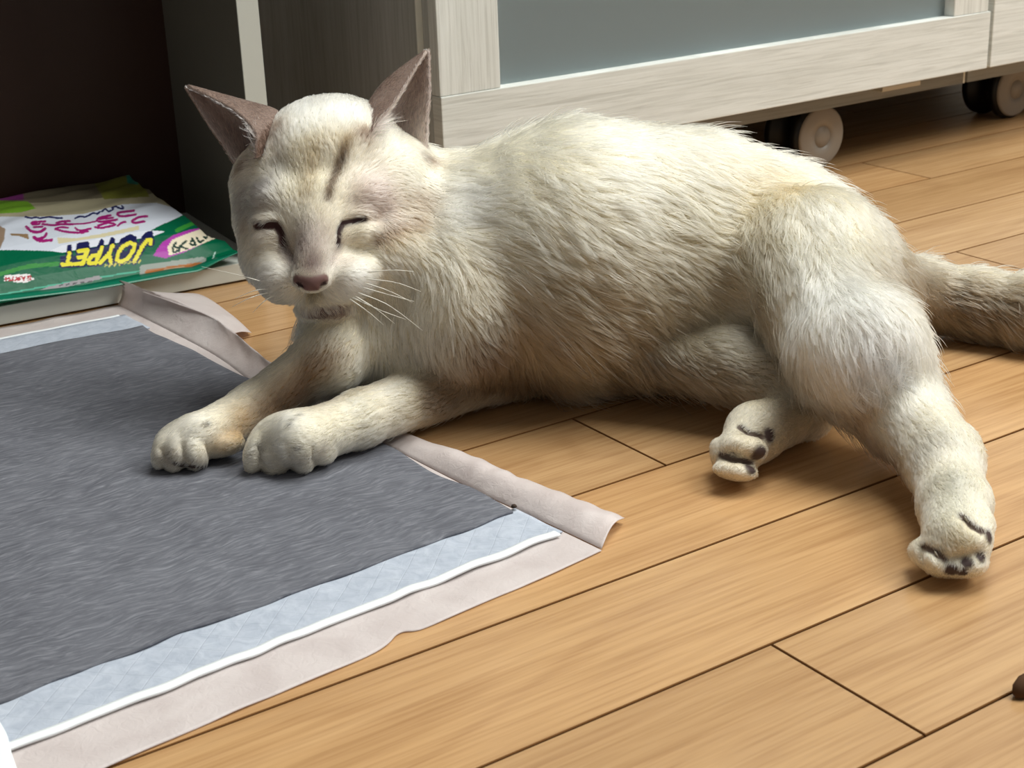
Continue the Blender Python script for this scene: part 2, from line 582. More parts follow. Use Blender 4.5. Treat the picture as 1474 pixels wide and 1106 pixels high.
# film: flat border below everything
crease = [P(170, 441), P(300, 508), P(370, 556), P(450, 597), P(545, 638), P(640, 686), P(700, 716), P(790, 757), P(866, 793)]
nearE = [P(866, 795), P(780, 835), P(700, 868), P(612, 906), P(575, 914), P(535, 944), P(360, 1018), P(160, 1104), P(20, 1165)]
farE = [P(170, 441), P(90, 457), P(0, 474), P(-120, 497), P(-300, 533)]
nx, ny = 90, 110
ss, tt = np.meshgrid(np.linspace(0, 1, nx), np.linspace(0, 1, ny))
cr, ne, fe = interp(crease, 1 - tt), interp(nearE, ss), interp(farE, ss)
lft = interp([nearE[-1], farE[-1]], tt)
c00, c10, c01, c11 = np.array(crease[-1]), np.array(nearE[-1]), np.array(crease[0]), np.array(farE[-1])
W = lambda w: w[..., None]
gf = (1 - W(tt)) * ne + W(tt) * fe + (1 - W(ss)) * cr + W(ss) * lft - ((1 - W(ss)) * (1 - W(tt)) * c00 + W(ss) * (1 - W(tt)) * c10 + (1 - W(ss)) * W(tt) * c01 + W(ss) * W(tt) * c11)
gf[..., 2] = 0.0009 + 0.0004 * vnoise(gf[..., 0], gf[..., 1], 140, 11) * np.minimum(1, ss * 8)
sheet('backing_film', gf, 0.0004, M['film'], pad)

# right margin of the film: stands up as a fin at the far end, lies as a curled band at the near end
base = [np.array(p) + (0, 0, 0.0010) for p in crease]
top = []
for (u, v, z) in [(172, 404, None), (298, 452, 0.0130), (388, 520, 0.010), (470, 562, 0.0042), (576, 620, 0.0032), (680, 656, 0.006), (750, 688, 0.006), (835, 720, 0.005), (899, 745, 0.003)]:
    if z is None:
        q = np.array(crease[0])
        d_ = ray(u, v)
        s_ = (q - CAM)[:2] @ d_[:2] / (d_[:2] @ d_[:2])
        top.append(CAM + d_ * s_)
    else:
        top.append(P(u, v, z))
tv = np.linspace(0, 1, 120)
bs, tp = interp(base, tv), interp(top, tv)
rows = []
for w in np.linspace(0, 1, 12):
    r_ = bs * (1 - w) + tp * w
    near = np.clip((tv - 0.4) / 0.12, 0, 1) * np.clip((tv - 0.47) / 0.16, 0.08, 1)
    r_[:, 2] += near * 0.004 * math.sin(math.pi * w) + 0.0007 * vnoise(tv * 0.45, tv * 0 + w * 0.02, 170, 13) * math.sin(math.pi * min(1, w * 1.2) * 0.6)
    r_[:, 0] += (1 - near) * 0.0022 * math.sin(math.pi * w) + 0.0008 * vnoise(tv * 0.45 + w * 0.02, tv * 0, 220, 15) * w * (1 - near)
    rows.append(r_)
sheet('film_margin', np.array(rows), 0.0003, M['film'], pad)
# the flap that folds down to the floor behind the fin
fa = interp([P(205, 420, 0.0145), P(250, 436, 0.0140), P(300, 455, 0.0125), P(336, 480, 0.0105)], np.linspace(0, 1, 40))
fb = interp([P(246, 424, 0.0050), P(288, 424, 0.0022), P(332, 452, 0.0020), P(362, 479, 0.0018)], np.linspace(0, 1, 40))
sheet('folded_flap', np.array([fa * (1 - w) + fb * w + np.array([0, 0, 0.001]) * math.sin(math.pi * w) for w in np.linspace(0, 1, 10)]), 0.0003, M['film'], pad)
# left margin folded over onto the pad at the near left corner
fo = interp([P(-4, 1033, 0.0034), P(10, 1058, 0.0046), P(17, 1085, 0.0052), P(26, 1112, 0.005), P(40, 1160, 0.004)], np.linspace(0, 1, 24))
fi = interp([P(-60, 1036, 0.0034), P(-60, 1062, 0.0042), P(-60, 1090, 0.0042), P(-60, 1120, 0.004), P(-60, 1170, 0.004)], np.linspace(0, 1, 24))
lf = sheet('folded_margin', np.array([fo * (1 - w) + fi * w for w in np.linspace(0, 1, 8)]), 0.0004, M['bead'], pad)

# ------------------------------------------------------------------ crumbs
def lump(name, p, r, mat, seed, label, cat):
    bm = bmesh.new()
    bmesh.ops.create_icosphere(bm, subdivisions=2, radius=1)
    rr = np.random.default_rng(seed)
    k = rr.normal(size=(4, 3)) * 2
    for v in bm.verts:
        w = 1 + 0.18 * sum(math.sin(float(np.dot(a, v.co)) + i) for i, a in enumerate(k)) / 2
        v.co = Vector((v.co.x * r[0] * w, v.co.y * r[1] * w, max(v.co.z * w, -0.75) * r[2]))
    me = bpy.data.meshes.new(name)
    bm.to_mesh(me)
    bm.free()
    o = link(name, me, mat, None, True)
    o.location = p
    return tag(o, label, cat)


M['crumb'] = plain('dark_crumb', (60, 46, 36), 0.8)
M['lump'] = plain('brown_lump', (84, 60, 42), 0.9, 0.1)
lump('crumb', P(740, 729, 0.0035), (0.0014, 0.0011, 0.0010), M['crumb'], 3, 'tiny dark brown crumb lying on the pinkish film crease of the pad', 'crumb')

lump('dark_lump', P(1483, 986, 0.0035), (0.0070, 0.0040, 0.0042), M['lump'], 5, 'small dark brown lump on the floor, cut off by the right edge', 'lump')

# ------------------------------------------------------------------ green litter bag on the shelf
BY0, BY1 = 0.943, 1.082


def bag_h(x, y):                                   # height of the printed top face
    t = (np.asarray(y) - BY0) / (BY1 - BY0)
    x = np.asarray(x)
    prof = np.interp(t, [-0.1, 0, 0.06, 0.14, 0.25, 0.40, 0.55, 0.75, 1.0], [0.0165, 0.0175, 0.0265, 0.0350, 0.042, 0.0465, 0.0485, 0.050, 0.049])
    side = np.interp(x, [0.1, 0.36, 0.385, 0.405, 0.42], [0, 0, -0.002, -0.006, -0.010])
    side = side + np.clip((x - 0.372) / 0.03, 0, 1.2) * 0.009 * np.clip(1 - t / 0.12, 0, 1)
    wr = 0.0009 * vnoise(x, y, 75, 21) + 0.0007 * np.sin((y - 0.2 * x) * 260 + 2 * np.sin(x * 60)) * np.clip((t - 0.25) * 4, 0, 1)
    return prof + side * np.clip(1 - t, 0, 1) + wr * np.clip(t * 5, 0.15, 1)


def bag_right(t):                                  # right outline, x as a function of depth
    return np.interp(t, [0, 0.10, 0.16, 0.30, 0.5, 0.75, 1.0], [0.405, 0.402, 0.392, 0.385, 0.383, 0.384, 0.388])


NXB, NYB = 310, 240
tb = np.linspace(0, 1, NYB) ** 1.15
xs = np.linspace(0, 1, NXB)
TB, XS = np.meshgrid(tb, xs, indexing='ij')
xr = bag_right(TB)
bx = 0.14 + (xr - 0.14) * XS
by = BY0 + (BY1 - BY0) * TB - 0.012 * (bx - 0.30) / 0.2 * (1 - TB)
bz = bag_h(bx, by)
bv = np.stack([bx, by, bz], -1).reshape(-1, 3)
# where each printed point shows in the photograph, to copy the print onto it
rel = bv - CAM
dz = rel @ CF
pu = 737 + F * (rel @ CR) / dz
pv = 553 - F * (rel @ CU) / dz
PU, PV = pu.reshape(NYB, NXB), pv.reshape(NYB, NXB)
prt = np.zeros((NYB, NXB, 3))
prt[:] = lin(0, 98, 66)


def inpoly(poly):
    poly = np.array(poly, float)
    r = np.zeros(PU.shape, bool)
    for (x1, y1), (x2, y2) in zip(poly, np.roll(poly, -1, 0)):
        if y1 == y2:
            continue
        c = ((y1 > PV) != (y2 > PV)) & (PU < (x2 - x1) * (PV - y1) / (y2 - y1) + x1)
        r ^= c
    return r


def paint(mask, rgb):
    prt[mask] = lin(*rgb)


def near_line(pts, w):
    p = np.array(pts, float)
    best = np.full(PU.shape, 1e9)
    for a, b in zip(p[:-1], p[1:]):
        d = b - a
        L = max(d @ d, 1e-9)
        t = np.clip(((PU - a[0]) * d[0] + (PV - a[1]) * d[1]) / L, 0, 1)
        best = np.minimum(best, np.hypot(PU - a[0] - t * d[0], PV - a[1] - t * d[1]))
    return best < w / 2


def smooth_line(pts, n=24):
    return interp([(x, y, 0) for x, y in pts], np.linspace(0, 1, n))[:, :2]


def zs(pts, ox, oy, k):
    return [(ox + x * k, oy + y * k) for x, y in pts]


# large areas
paint(inpoly([(-300, 200), (600, 200), (600, 300), (282, 305), (265, 309), (230, 325), (205, 338), (150, 344), (80, 362), (60, 361), (10, 360), (-300, 365)]), (214, 220, 232))
paint(inpoly([(-300, 200), (600, 200), (600, 288), (255, 300), (225, 292), (178, 294), (120, 308), (60, 312), (0, 312), (-300, 320)]), (176, 168, 140))
paint(inpoly([(-300, 200), (420, 200), (420, 262), (240, 277), (150, 285), (60, 292), (-300, 296)]), (120, 112, 92))  # unlit back of the pouch painted in as a darker tone
paint(inpoly([(130, 255), (200, 252), (215, 283), (150, 287)]), (132, 134, 60))
paint(inpoly([(181, 252), (198, 252), (199, 266), (184, 264)]), (60, 150, 130))
paint(inpoly([(-60, 288), (40, 290), (52, 300), (30, 306), (-60, 310)]), (120, 170, 50))
paint(inpoly([(-60, 279), (34, 279), (34, 288), (-60, 288)]), (140, 60, 130))
# light green swooshes on the dark green
paint(near_line(smooth_line([(-20, 400), (10, 392), (40, 384), (82, 380), (130, 377)]), 6), (52, 140, 60))
paint(near_line(smooth_line([(255, 332), (272, 324), (288, 318)]), 6), (60, 150, 60))
paint(near_line(smooth_line([(-20, 428), (30, 419), (80, 410), (140, 400), (215, 388)]), 2.2), (60, 170, 140))
# cream brush mark and brown picture corner
paint(inpoly([(82, 342), (110, 343), (150, 336), (200, 325), (200, 331), (150, 341), (84, 351)]), (214, 204, 168))
paint(inpoly([(-20, 312), (8, 330), (6, 345), (0, 358), (-20, 360)]), (150, 128, 108))
paint(inpoly([(15, 336), (40, 337), (42, 345), (28, 340), (15, 339)]), (150, 122, 90))
# navy lettering of the upper row
k1 = 200 / 1474
for st in ([(270, 495), (330, 510), (380, 500), (430, 510), (520, 497), (600, 508), (660, 508)], [(800, 510), (850, 490), (910, 495), (990, 455), (1030, 465), (1060, 440)],
           [(1080, 440), (1120, 412), (1150, 440), (1200, 415)], [(1190, 400), (1230, 385), (1270, 405), (1310, 405), (1290, 380)]):
    paint(near_line(smooth_line(zs(st, 0, 245, k1)), 2.6), (40, 44, 96))
# magenta lettering
MG = (160, 30, 112)
for st, w in (([(480, 545), (350, 552), (345, 575), (420, 570)], 3.2), ([(450, 572), (560, 585), (640, 575), (770, 575)], 3.2), ([(600, 560), (660, 545), (740, 540)], 3.2), ([(690, 545), (700, 575)], 3.2),
              ([(780, 572), (900, 566), (1010, 545)], 2.4), ([(1170, 480), (1060, 505), (1030, 535), (1090, 548), (1240, 525)], 3.4), ([(1060, 520), (1200, 505)], 3.0),
              ([(1420, 430), (1250, 455), (1290, 490), (1440, 470)], 3.4), ([(280, 602), (340, 650), (420, 655), (480, 620)], 4.2), ([(360, 605), (450, 600)], 3), ([(360, 712), (420, 750), (545, 742)], 4.4), ([(400, 730), (470, 710), (490, 675)], 4.0),
              ([(590, 625), (680, 650), (830, 665), (930, 650)], 3.4), ([(590, 620), (650, 605), (720, 612)], 3), ([(800, 615), (850, 640), (960, 622)], 3.2), ([(1010, 605), (1080, 612), (1220, 580), (1150, 560), (1040, 590)], 3.2),
              ([(1250, 590), (1290, 560), (1330, 550)], 3.2), ([(1400, 540), (1470, 500), (1560, 490)], 3.4), ([(1400, 545), (1440, 560), (1530, 545)], 3.4)):
    paint(near_line(smooth_line(zs(st, 0, 245, k1)), w), MG)
# purple and cream badge at the right
k2 = 180 / 1474
z2 = lambda pts: zs(pts, 180, 290, k2)
paint(inpoly(z2([(330, 640), (420, 500), (560, 400), (760, 335), (960, 300), (1125, 410), (960, 480), (700, 600), (480, 670)])), (176, 60, 172))
paint(inpoly(z2([(520, 640), (500, 540), (560, 450), (760, 370), (960, 300), (1125, 410), (960, 480), (720, 580)])), (238, 226, 200))
for st in ([(600, 490), (565, 540), (580, 600), (640, 560), (590, 540)], [(720, 470), (650, 530), (640, 590)], [(650, 530), (730, 560)], [(790, 435), (830, 510), (770, 500), (800, 440)], [(845, 430), (880, 480), (920, 460)], [(930, 420), (960, 430), (990, 350), (1020, 420), (1080, 400)]):
    paint(near_line(smooth_line(z2(st)), 3.0), (24, 58, 50))
# grey window with the orange bar on the front seal
paint(inpoly(z2([(175, 770), (200, 750), (900, 655), (955, 670), (955, 760), (930, 780), (170, 905)])), (150, 158, 150))
paint(inpoly(z2([(235, 820), (280, 800), (860, 720), (905, 720), (905, 755), (280, 855), (235, 855)])), (168, 104, 52))
paint(near_line(z2([(470, 805), (690, 775)]), 3), (186, 150, 120))
paint(inpoly(zs([(560, 600), (1160, 465), (1215, 500), (700, 620), (400, 665)], 0, 340, k2)), (150, 146, 150))
for x in (700, 780, 860, 950, 1040):
    paint(near_line(zs([(x, 585 - (x - 700) * 0.13), (x + 40, 575 - (x - 700) * 0.13)], 0, 340, k2), 2), (70, 66, 72))
paint(near_line(z2([(1060, 600), (1035, 680)]), 1.5), (190, 220, 210))
# maker's plate: red upside-down letters on white
z3 = lambda pts: zs(pts, 0, 340, k2)
paint(inpoly(z3([(45, 462), (350, 445), (400, 510), (370, 520), (310, 550), (180, 545), (150, 532), (52, 530)])), (240, 236, 236))

# letter strokes: x 0..1 along the word, y 0 baseline .. 1 cap height
STROKES = {
    'J': [[(0.65, 1), (0.65, 0.25), (0.5, 0.03), (0.25, 0.03), (0.1, 0.22)]],
    'O': [[(0.5, 0), (0.15, 0.15), (0.05, 0.5), (0.15, 0.85), (0.5, 1), (0.85, 0.85), (0.95, 0.5), (0.85, 0.15), (0.5, 0)]],
    'Y': [[(0.05, 1), (0.5, 0.45), (0.95, 1)], [(0.5, 0.45), (0.5, 0)]],
    'P': [[(0.15, 0), (0.15, 1), (0.7, 1), (0.9, 0.78), (0.7, 0.5), (0.15, 0.5)]],
    'E': [[(0.9, 0), (0.15, 0), (0.15, 1), (0.9, 1)], [(0.15, 0.5), (0.75, 0.5)]],
    'T': [[(0.5, 0), (0.5, 1)], [(0.05, 1), (0.95, 1)]],
    'A': [[(0.05, 0), (0.5, 1), (0.95, 0)], [(0.22, 0.36), (0.78, 0.36)]],
    'R': [[(0.15, 0), (0.15, 1), (0.7, 1), (0.88, 0.76), (0.7, 0.5), (0.15, 0.5)], [(0.5, 0.5), (0.92, 0)]],
    'H': [[(0.12, 0), (0.12, 1)], [(0.88, 0), (0.88, 1)], [(0.12, 0.5), (0.88, 0.5)]],
}


def lettering(word, widths, b0, b1, t0, t1, w, rgb, off=(0, 0)):
    b0, b1, t0, t1 = (np.array(q, float) for q in (b0, b1, t0, t1))
    tot, s = sum(widths), 0.0
    for ch, wd in zip(word, widths):
        for st in STROKES[ch]:
            pts = []
            for x, y in st:
                a = (s + wd * (0.06 + 0.88 * x)) / tot
                q = (b0 + (b1 - b0) * a) * (1 - y) + (t0 + (t1 - t0) * a) * y
                pts.append((q[0] + off[0], q[1] + off[1]))
            paint(near_line(pts, w), rgb)
        s += wd


JW = [1.0, 1.25, 1.0, 0.95, 0.85, 0.9]
jq = ((224, 343), (90, 366), (206, 376), (88, 381))
paint(inpoly([(72, 361), (90, 353), (140, 344), (200, 333), (216, 332), (238, 333), (222, 340), (150, 353), (90, 364)]), (232, 236, 246))
for o in ((0, -9), (0, -6), (0, -3)):
    lettering('JOYPET', JW, *jq, 6.5, (30, 34, 84), o)
lettering('JOYPET', JW, *jq, 10.5, (24, 30, 76))
lettering('JOYPET', JW, *jq, 5.6, (236, 226, 62))
for i in range(8):                                 # the small kana row under the wordmark
    x = 150 + i * 7
    paint(near_line([(x, 383.5 - i * 0.9), (x + 4, 382 - i * 0.9)], 1.6), (206, 196, 90))
    paint(near_line([(x + 2, 380.5 - i * 0.9), (x + 1, 385 - i * 0.9)], 1.4), (206, 196, 90))
lettering('EARTH', [1] * 5, (45, 397.5), (7, 400), (46, 403), (7, 404), 1.9, (176, 30, 44))

nb = NYB * NXB
bot = bv.copy()
bot[:, 2] = np.maximum(0.0142 + 0.0015 * np.clip(1 - TB.ravel() * 6, 0, 1) + 0.006 * np.clip((XS.ravel() - 0.93) * 14, 0, 1), 0.0140)
bot[:, 2] = np.minimum(bot[:, 2], bv[:, 2] - 0.0006)
# coarse underside: only every 10th grid line
ii = np.unique(np.r_[np.arange(0, NYB, 10), NYB - 1])
jj = np.unique(np.r_[np.arange(0, NXB, 10), NXB - 1])
I, J = np.meshgrid(np.arange(NYB - 1), np.arange(NXB - 1), indexing='ij')
a = (I * NXB + J).ravel()
quads = np.stack([a, a + 1, a + NXB + 1, a + NXB], 1)
idx = np.arange(nb).reshape(NYB, NXB)
rim = np.r_[idx[0, :], idx[1:, -1], idx[-1, -2::-1], idx[-2:0:-1, 0]]
low = bot[rim]
cen = np.array([[low[:, 0].mean(), low[:, 1].mean(), 0.0142]])
ring2 = nb + np.arange(len(rim))
cid = nb + len(rim)
nxt = np.roll(np.arange(len(rim)), -1)
fq = np.stack([rim[nxt], rim, ring2, ring2[nxt]], 1)
ft = [(int(ring2[nxt[i]]), int(ring2[i]), int(cid)) for i in range(len(rim))]
bagroot = thing('litter_bag', 'green plastic pouch with yellow upside-down lettering lying on the open shelf', 'bag', (0.30, 0.99, 0.0142))
allv = np.vstack([bv, low, cen]) - np.array([0.30, 0.99, 0.0142])
me = bpy.data.meshes.new('pouch')
me.from_pydata(allv.tolist(), [], quads.tolist() + fq.tolist() + ft)
att = me.color_attributes.new('print', 'FLOAT_COLOR', 'POINT')
colr = np.ones((len(allv), 4))
colr[:nb, :3] = prt.reshape(-1, 3)
colr[nb:, :3] = lin(0, 98, 66)
att.data.foreach_set('color', colr.ravel())
me.update()
t = NT('printed_glossy_film')
an = t.n('ShaderNodeAttribute', attribute_name='print')
t.l(an.outputs['Color'], t.b.inputs['Base Color'])
t.b.inputs['Roughness'].default_value = 0.34
t.b.inputs['Specular IOR Level'].default_value = 0.22
t.bump(t.noise(t.coords(), 90, 3, 0.5, 0.6), 0.25, 0.002)
link('pouch', me, t.m, bagroot, True)
# front seal fin
fx = np.linspace(0.14, 0.405, 80)
yy = BY0 - 0.012 * (fx - 0.30) / 0.2
zt = bag_h(fx, yy) + 0.0002
lift = np.clip((fx - 0.36) / 0.05, 0, 1) ** 1.5 * 0.006
g_ = np.stack([np.stack([fx, yy + 0.0004, zt], 1), np.stack([fx + 0.001, yy - 0.0035, zt - 0.0012 + lift * 0.5], 1), np.stack([fx + 0.002, yy - 0.0075, zt - 0.002 + lift], 1)])
g_ = g_ - np.array([0.30, 0.99, 0.0142])
M['seal'] = plain('teal_seal', (10, 116, 88), 0.3, 0.5)
sheet('seal_fin', g_, 0.0004, M['seal'], bagroot)

# ------------------------------------------------------------------ the cat: one continuous body from blended solids
PR = []                                            # primitives: kind, data, blend radius, fur direction, fur length, lift


def px(r, p):
    return r * depth(p) / F


def cap(pa, ra, pb, rb, k=0.006, d=None, L=0.008, lift=0.25):
    ra, rb = px(ra, pa), px(rb, pb)
    if d is None:
        d = np.array(pb) - np.array(pa)
    d = np.array(d, float)
    PR.append(dict(t='c', a=np.array(pa, float), b=np.array(pb, float), ra=ra, rb=rb, k=k, d=d / np.linalg.norm(d), L=L, lift=lift))


def ell(u, v, d, ru, rv, rd, ang=0.0, k=0.006, fd=(0, 0, -1), L=0.006, lift=0.25, tilt=0.0):
    c = Q(u, v, d)
    s = d / F
    a = math.radians(ang)
    ax0 = CR * math.cos(a) - CU * math.sin(a)
    ax1 = -CU * math.cos(a) - CR * math.sin(a)
    ax2 = CF.copy()
    fd = np.array(fd, float)
    PR.append(dict(t='e', c=c, R=np.stack([ax0, ax1, ax2]), r=np.array([ru * s, rv * s, rd]), k=k, d=fd / (np.linalg.norm(fd) + 1e-9), L=L, lift=lift))


def sd(p, X):                                      # distance of points X (…,3) to primitive p
    if p['t'] == 'c':
        ba = p['b'] - p['a']
        pa = X - p['a']
        t = np.clip((pa @ ba) / max(ba @ ba, 1e-12), 0, 1)
        return np.linalg.norm(pa - t[..., None] * ba, axis=-1) - (p['ra'] + (p['rb'] - p['ra']) * t)
    q = (X - p['c']) @ p['R'].T.astype(X.dtype)
    k0 = np.linalg.norm(q / p['r'], axis=-1)
    k1 = np.linalg.norm(q / (p['r'] ** 2), axis=-1) + 1e-9
    return k0 * (k0 - 1) / k1


def bounds(p):
    if p['t'] == 'c':
        r = max(p['ra'], p['rb'])
        return np.minimum(p['a'], p['b']) - r, np.maximum(p['a'], p['b']) + r
    r = p['r'].max()
    return p['c'] - r, p['c'] + r


RIGHT, DOWN = CR, -CU
BODY = Q(1150, 400, 0.80) - Q(700, 380, 0.82)
BODY /= np.linalg.norm(BODY)
flankdir = BODY + np.array([0, 0, -0.45])
# trunk
cap(Q(690, 388, .826), 158, Q(830, 371, .822), 182, .02, flankdir, .014, .24)
cap(Q(830, 371, .822), 182, Q(985, 373, .838), 168, .02, flankdir, .015, .24)
cap(Q(985, 373, .838), 168, Q(1110, 396, .838), 148, .02, flankdir, .014, .26)
cap(Q(1110, 396, .838), 148, Q(1205, 425, .825), 110, .02, flankdir, .013, .25)
# chest, throat and neck
ell(575, 450, .812, 105, 112, .036, 0, .018, (-0.2, -.1, -1), .014, .25)
ell(505, 490, .815, 70, 74, .026, 0, .015, (-0.2, -.1, -1), .014, .25)
cap(Q(560, 300, .815), 95, Q(665, 385, .822), 135, .022, (BODY + (0, 0, -.5)), .013, .28)
cap(Q(500, 400, .80), 62, Q(545, 470, .805), 85, .015, (0, -.1, -1), .012, .25)
# left shoulder, upper arm, forearm and paw (nearest to the lens)
ell(665, 440, .79, 85, 105, .032, -20, .018, (0.1, -.3, -1), .012, .28)
el = P(728, 519, .0215)
wr = P(520, 602, .0185)
cap(Q(680, 460, .785), 74, el, 49, .012, (el - Q(680, 460, .785)), .010, .3)
cap(el, 49, wr, 36, .008, None, .0075, .25)
pl = P(430, 634, .0185)
cap(wr, 36, pl, 39, .006, None, .0045, .22)
PAWS = []


def toe(u, v, z, ru, rv, rd, ang, fd, k=.0022, L=.0028):
    p = P(u, v, z)
    ell(u, v, depth(p), ru, rv, rd, ang, k, fd, L, .2)


fdl = wr - el
for (u, v, ru, rv, ang) in ((369, 652, 17, 29, 12), (399, 652, 24, 34, 6), (436, 652, 19, 29, -12), (464, 646, 22, 22, -20)):
    toe(u, v, .0125, ru, rv, .0085, ang, fdl)
ell(415, 622, depth(P(415, 622, .02)), 50, 30, .011, -10, .005, fdl, .0035, .2)
# right forearm and paw
er = P(478, 512, .042)
w2 = P(368, 588, .0200)
cap(Q(520, 455, .83), 52, er, 42, .012, (er - Q(520, 455, .83)), .009, .25)
cap(er, 42, w2, 34, .008, None, .007, .25)
cap(w2, 34, P(292, 627, .0165), 33, .006, None, .0045, .22)
fdr = w2 - er
for (u, v, ru, rv, ang) in ((235, 651, 14, 25, 14), (254, 652, 19, 28, 8), (282, 650, 19, 28, -4), (322, 640, 30, 16, -14)):
    toe(u, v, .0120, ru, rv, .0085, ang, fdr)
ell(272, 625, depth(P(272, 625, .018)), 44, 24, .010, -16, .005, fdr, .0035, .2)
# left hind leg, stretched towards the lens
hp = Q(1165, 385, .785)
kn = Q(1236, 505, .722)
cap(hp, 112, kn, 88, .014, (kn - hp), .013, .25)
m1 = P(1292, 585, .030)
cap(kn, 88, m1, 58, .012, None, .011, .25)
m2 = P(1356, 660, .0235)
cap(m1, 58, m2, 50, .010, None, .009, .25)
m3 = P(1374, 725, .0190)
cap(m2, 50, m3, 47, .008, None, .0055, .22)
pw = P(1374, 775, .0165)
cap(m3, 47, pw, 45, .006, None, .0035, .2)
fdh = pw - m2
for (u, v, z, ru, rv, rd, ang) in ((1390, 806, .0100, 32, 20, .0085, 4), (1404, 750, .0195, 26, 21, .0110, 28), (1386, 775, .0160, 40, 29, .0120, 6), (1348, 800, .0115, 25, 27, .0095, -8), (1378, 816, .0080, 32, 13, .0075, 0), (1323, 794, .0105, 13, 16, .008, 10)):
    toe(u, v, z, ru, rv, rd, ang, fdh, .0036, .0026)
# right hind leg, folded underneath
k1_ = P(918, 508, .0320)
s1 = P(1040, 521, .0310)
h1 = P(1150, 570, .0225)
cap(Q(1060, 470, .80), 52, k1_, 36, .008, (k1_ - Q(1060, 455, .80)), .012, .3)
cap(k1_, 38, s1, 46, .003, None, .011, .32)
cap(s1, 46, h1, 42, .008, None, .009, .28)
h2 = P(1160, 590, .0165)
f1 = P(1088, 622, .0155)
cap(h1, 42, h2, 34, .006, None, .007, .25)
cap(h2, 34, f1, 40, .006, None, .0045, .22)
f2 = P(1060, 655, .0130)
cap(f1, 40, f2, 32, .005, None, .003, .2)
fdf = f2 - h2
for (u, v, z, ru, rv, rd, ang) in ((1087, 618, .0190, 25, 16, .0095, 22), (1073, 644, .0175, 32, 19, .0105, 12), (1059, 677, .0095, 32, 14, .0085, 8), (1036, 655, .0110, 12, 24, .007, -10)):
    toe(u, v, z, ru, rv, rd, ang, fdf, .0026, .0024)
# tail
tp_ = [Q(1255, 405, .835), P(1325, 423, .0260), P(1400, 436, .0215), P(1480, 449, .0200), P(1580, 466, .0185), P(1680, 490, .0165), P(1760, 530, .0130)]
tr = [46, 43, 43, 46, 44, 36, 20]
for i in range(6):
    cap(tp_[i], tr[i], tp_[i + 1], tr[i + 1], .008, (tp_[i + 1] - tp_[i]), .012, .28)
# head
up_back = -DOWN * 0.9 + CF * 0.45
outl = -RIGHT * 0.9 + DOWN * 0.35 + CF * .3
outr = RIGHT * 0.9 + DOWN * 0.35 + CF * .3
HL = .0058
NH0 = len(PR)
ell(480, 248, .798, 112, 108, .041, 0, .010, up_back, .0062, .28)
ell(398, 300, .794, 58, 78, .028, 8, .012, outl, .0065, .25)
ell(562, 300, .796, 62, 80, .030, -8, .012, outr, .0065, .25)
ell(382, 262, .802, 42, 46, .024, 0, .010, outl, .0065, .25)
ell(580, 255, .805, 42, 46, .026, 0, .010, outr, .0065, .25)
ell(462, 335, .777, 82, 90, .030, 0, .012, up_back, HL, .2)
ell(398, 292, .768, 36, 30, .014, 10, .010, outl + up_back, HL, .2)
ell(518, 286, .768, 42, 32, .014, -10, .010, outr + up_back, HL, .2)
cap(Q(464, 290, .758), 27, Q(448, 388, .742), 25, .008, up_back, .0036, .16)
ell(447, 404, .738, 26, 17, .007, 0, .004, up_back, .002, .15)
ell(408, 402, .757, 36, 32, .014, 14, .006, outl, HL, .2)
ell(502, 400, .757, 42, 31, .016, -10, .006, outr, HL, .2)
ell(468, 440, .768, 40, 18, .013, -4, .006, DOWN + .2 * RIGHT, HL, .2)
ell(395, 365, .775, 44, 50, .020, 18, .012, outl + DOWN * .5, .0075, .25)
ell(568, 365, .782, 50, 55, .024, -18, .012, outr + DOWN * .5, .0085, .28)
# closed lids: soft mounds above and below the slits
ell(388, 321, .759, 26, 13, .007, 8, .004, outl, .0035, .15)
ell(509, 312, .759, 28, 13, .007, -12, .004, outr, .0035, .15)
ell(517, 338, .760, 30, 15, .008, -18, .004, outr, .0035, .15)
ell(386, 346, .760, 22, 14, .007, 22, .004, outl, .0035, .15)
NH1 = len(PR)

H = 0.0014
ORG = np.array([0.205, 0.325, 0.0])
TOP = np.array([0.93, 0.80, 0.185])
NXG, NYG, NZG = (np.ceil((TOP - ORG) / H).astype(int) + 1)
GX = [ORG[i] + H * np.arange(n) for i, n in enumerate((NXG, NYG, NZG))]
G = np.full((NXG, NYG, NZG), 0.03, np.float32)


def local(lo, hi):
    i0 = np.maximum(np.floor((lo - ORG) / H).astype(int), 0)
    i1 = np.minimum(np.ceil((hi - ORG) / H).astype(int) + 1, (NXG, NYG, NZG))
    sl = tuple(slice(a, b) for a, b in zip(i0, i1))
    X = np.stack(np.meshgrid(*[GX[i][sl[i]] for i in range(3)], indexing='ij'), -1).astype(np.float32)
    return sl, X


def smin(a, b, k):
    h = np.maximum(k - np.abs(a - b), 0) / k
    return np.minimum(a, b) - h * h * k * 0.25


for p in PR:
    lo, hi = bounds(p)
    pad_ = p['k'] + 0.006
    sl, X = local(lo - pad_, hi + pad_)
    if X.size == 0:
        continue
    G[sl] = smin(G[sl], sd(p, X).astype(np.float32), p['k'])


def gval(X):
    q = (np.asarray(X) - ORG) / H
    i = np.clip(np.floor(q).astype(int), 0, np.array(G.shape) - 2)
    w = np.clip(q - i, 0, 1)
    r = 0
    for a in (0, 1):
        for b in (0, 1):
            for c in (0, 1):
                r = r + G[i[..., 0] + a, i[..., 1] + b, i[..., 2] + c] * (w[..., 0] if a else 1 - w[..., 0]) * (w[..., 1] if b else 1 - w[..., 1]) * (w[..., 2] if c else 1 - w[..., 2])
    return r


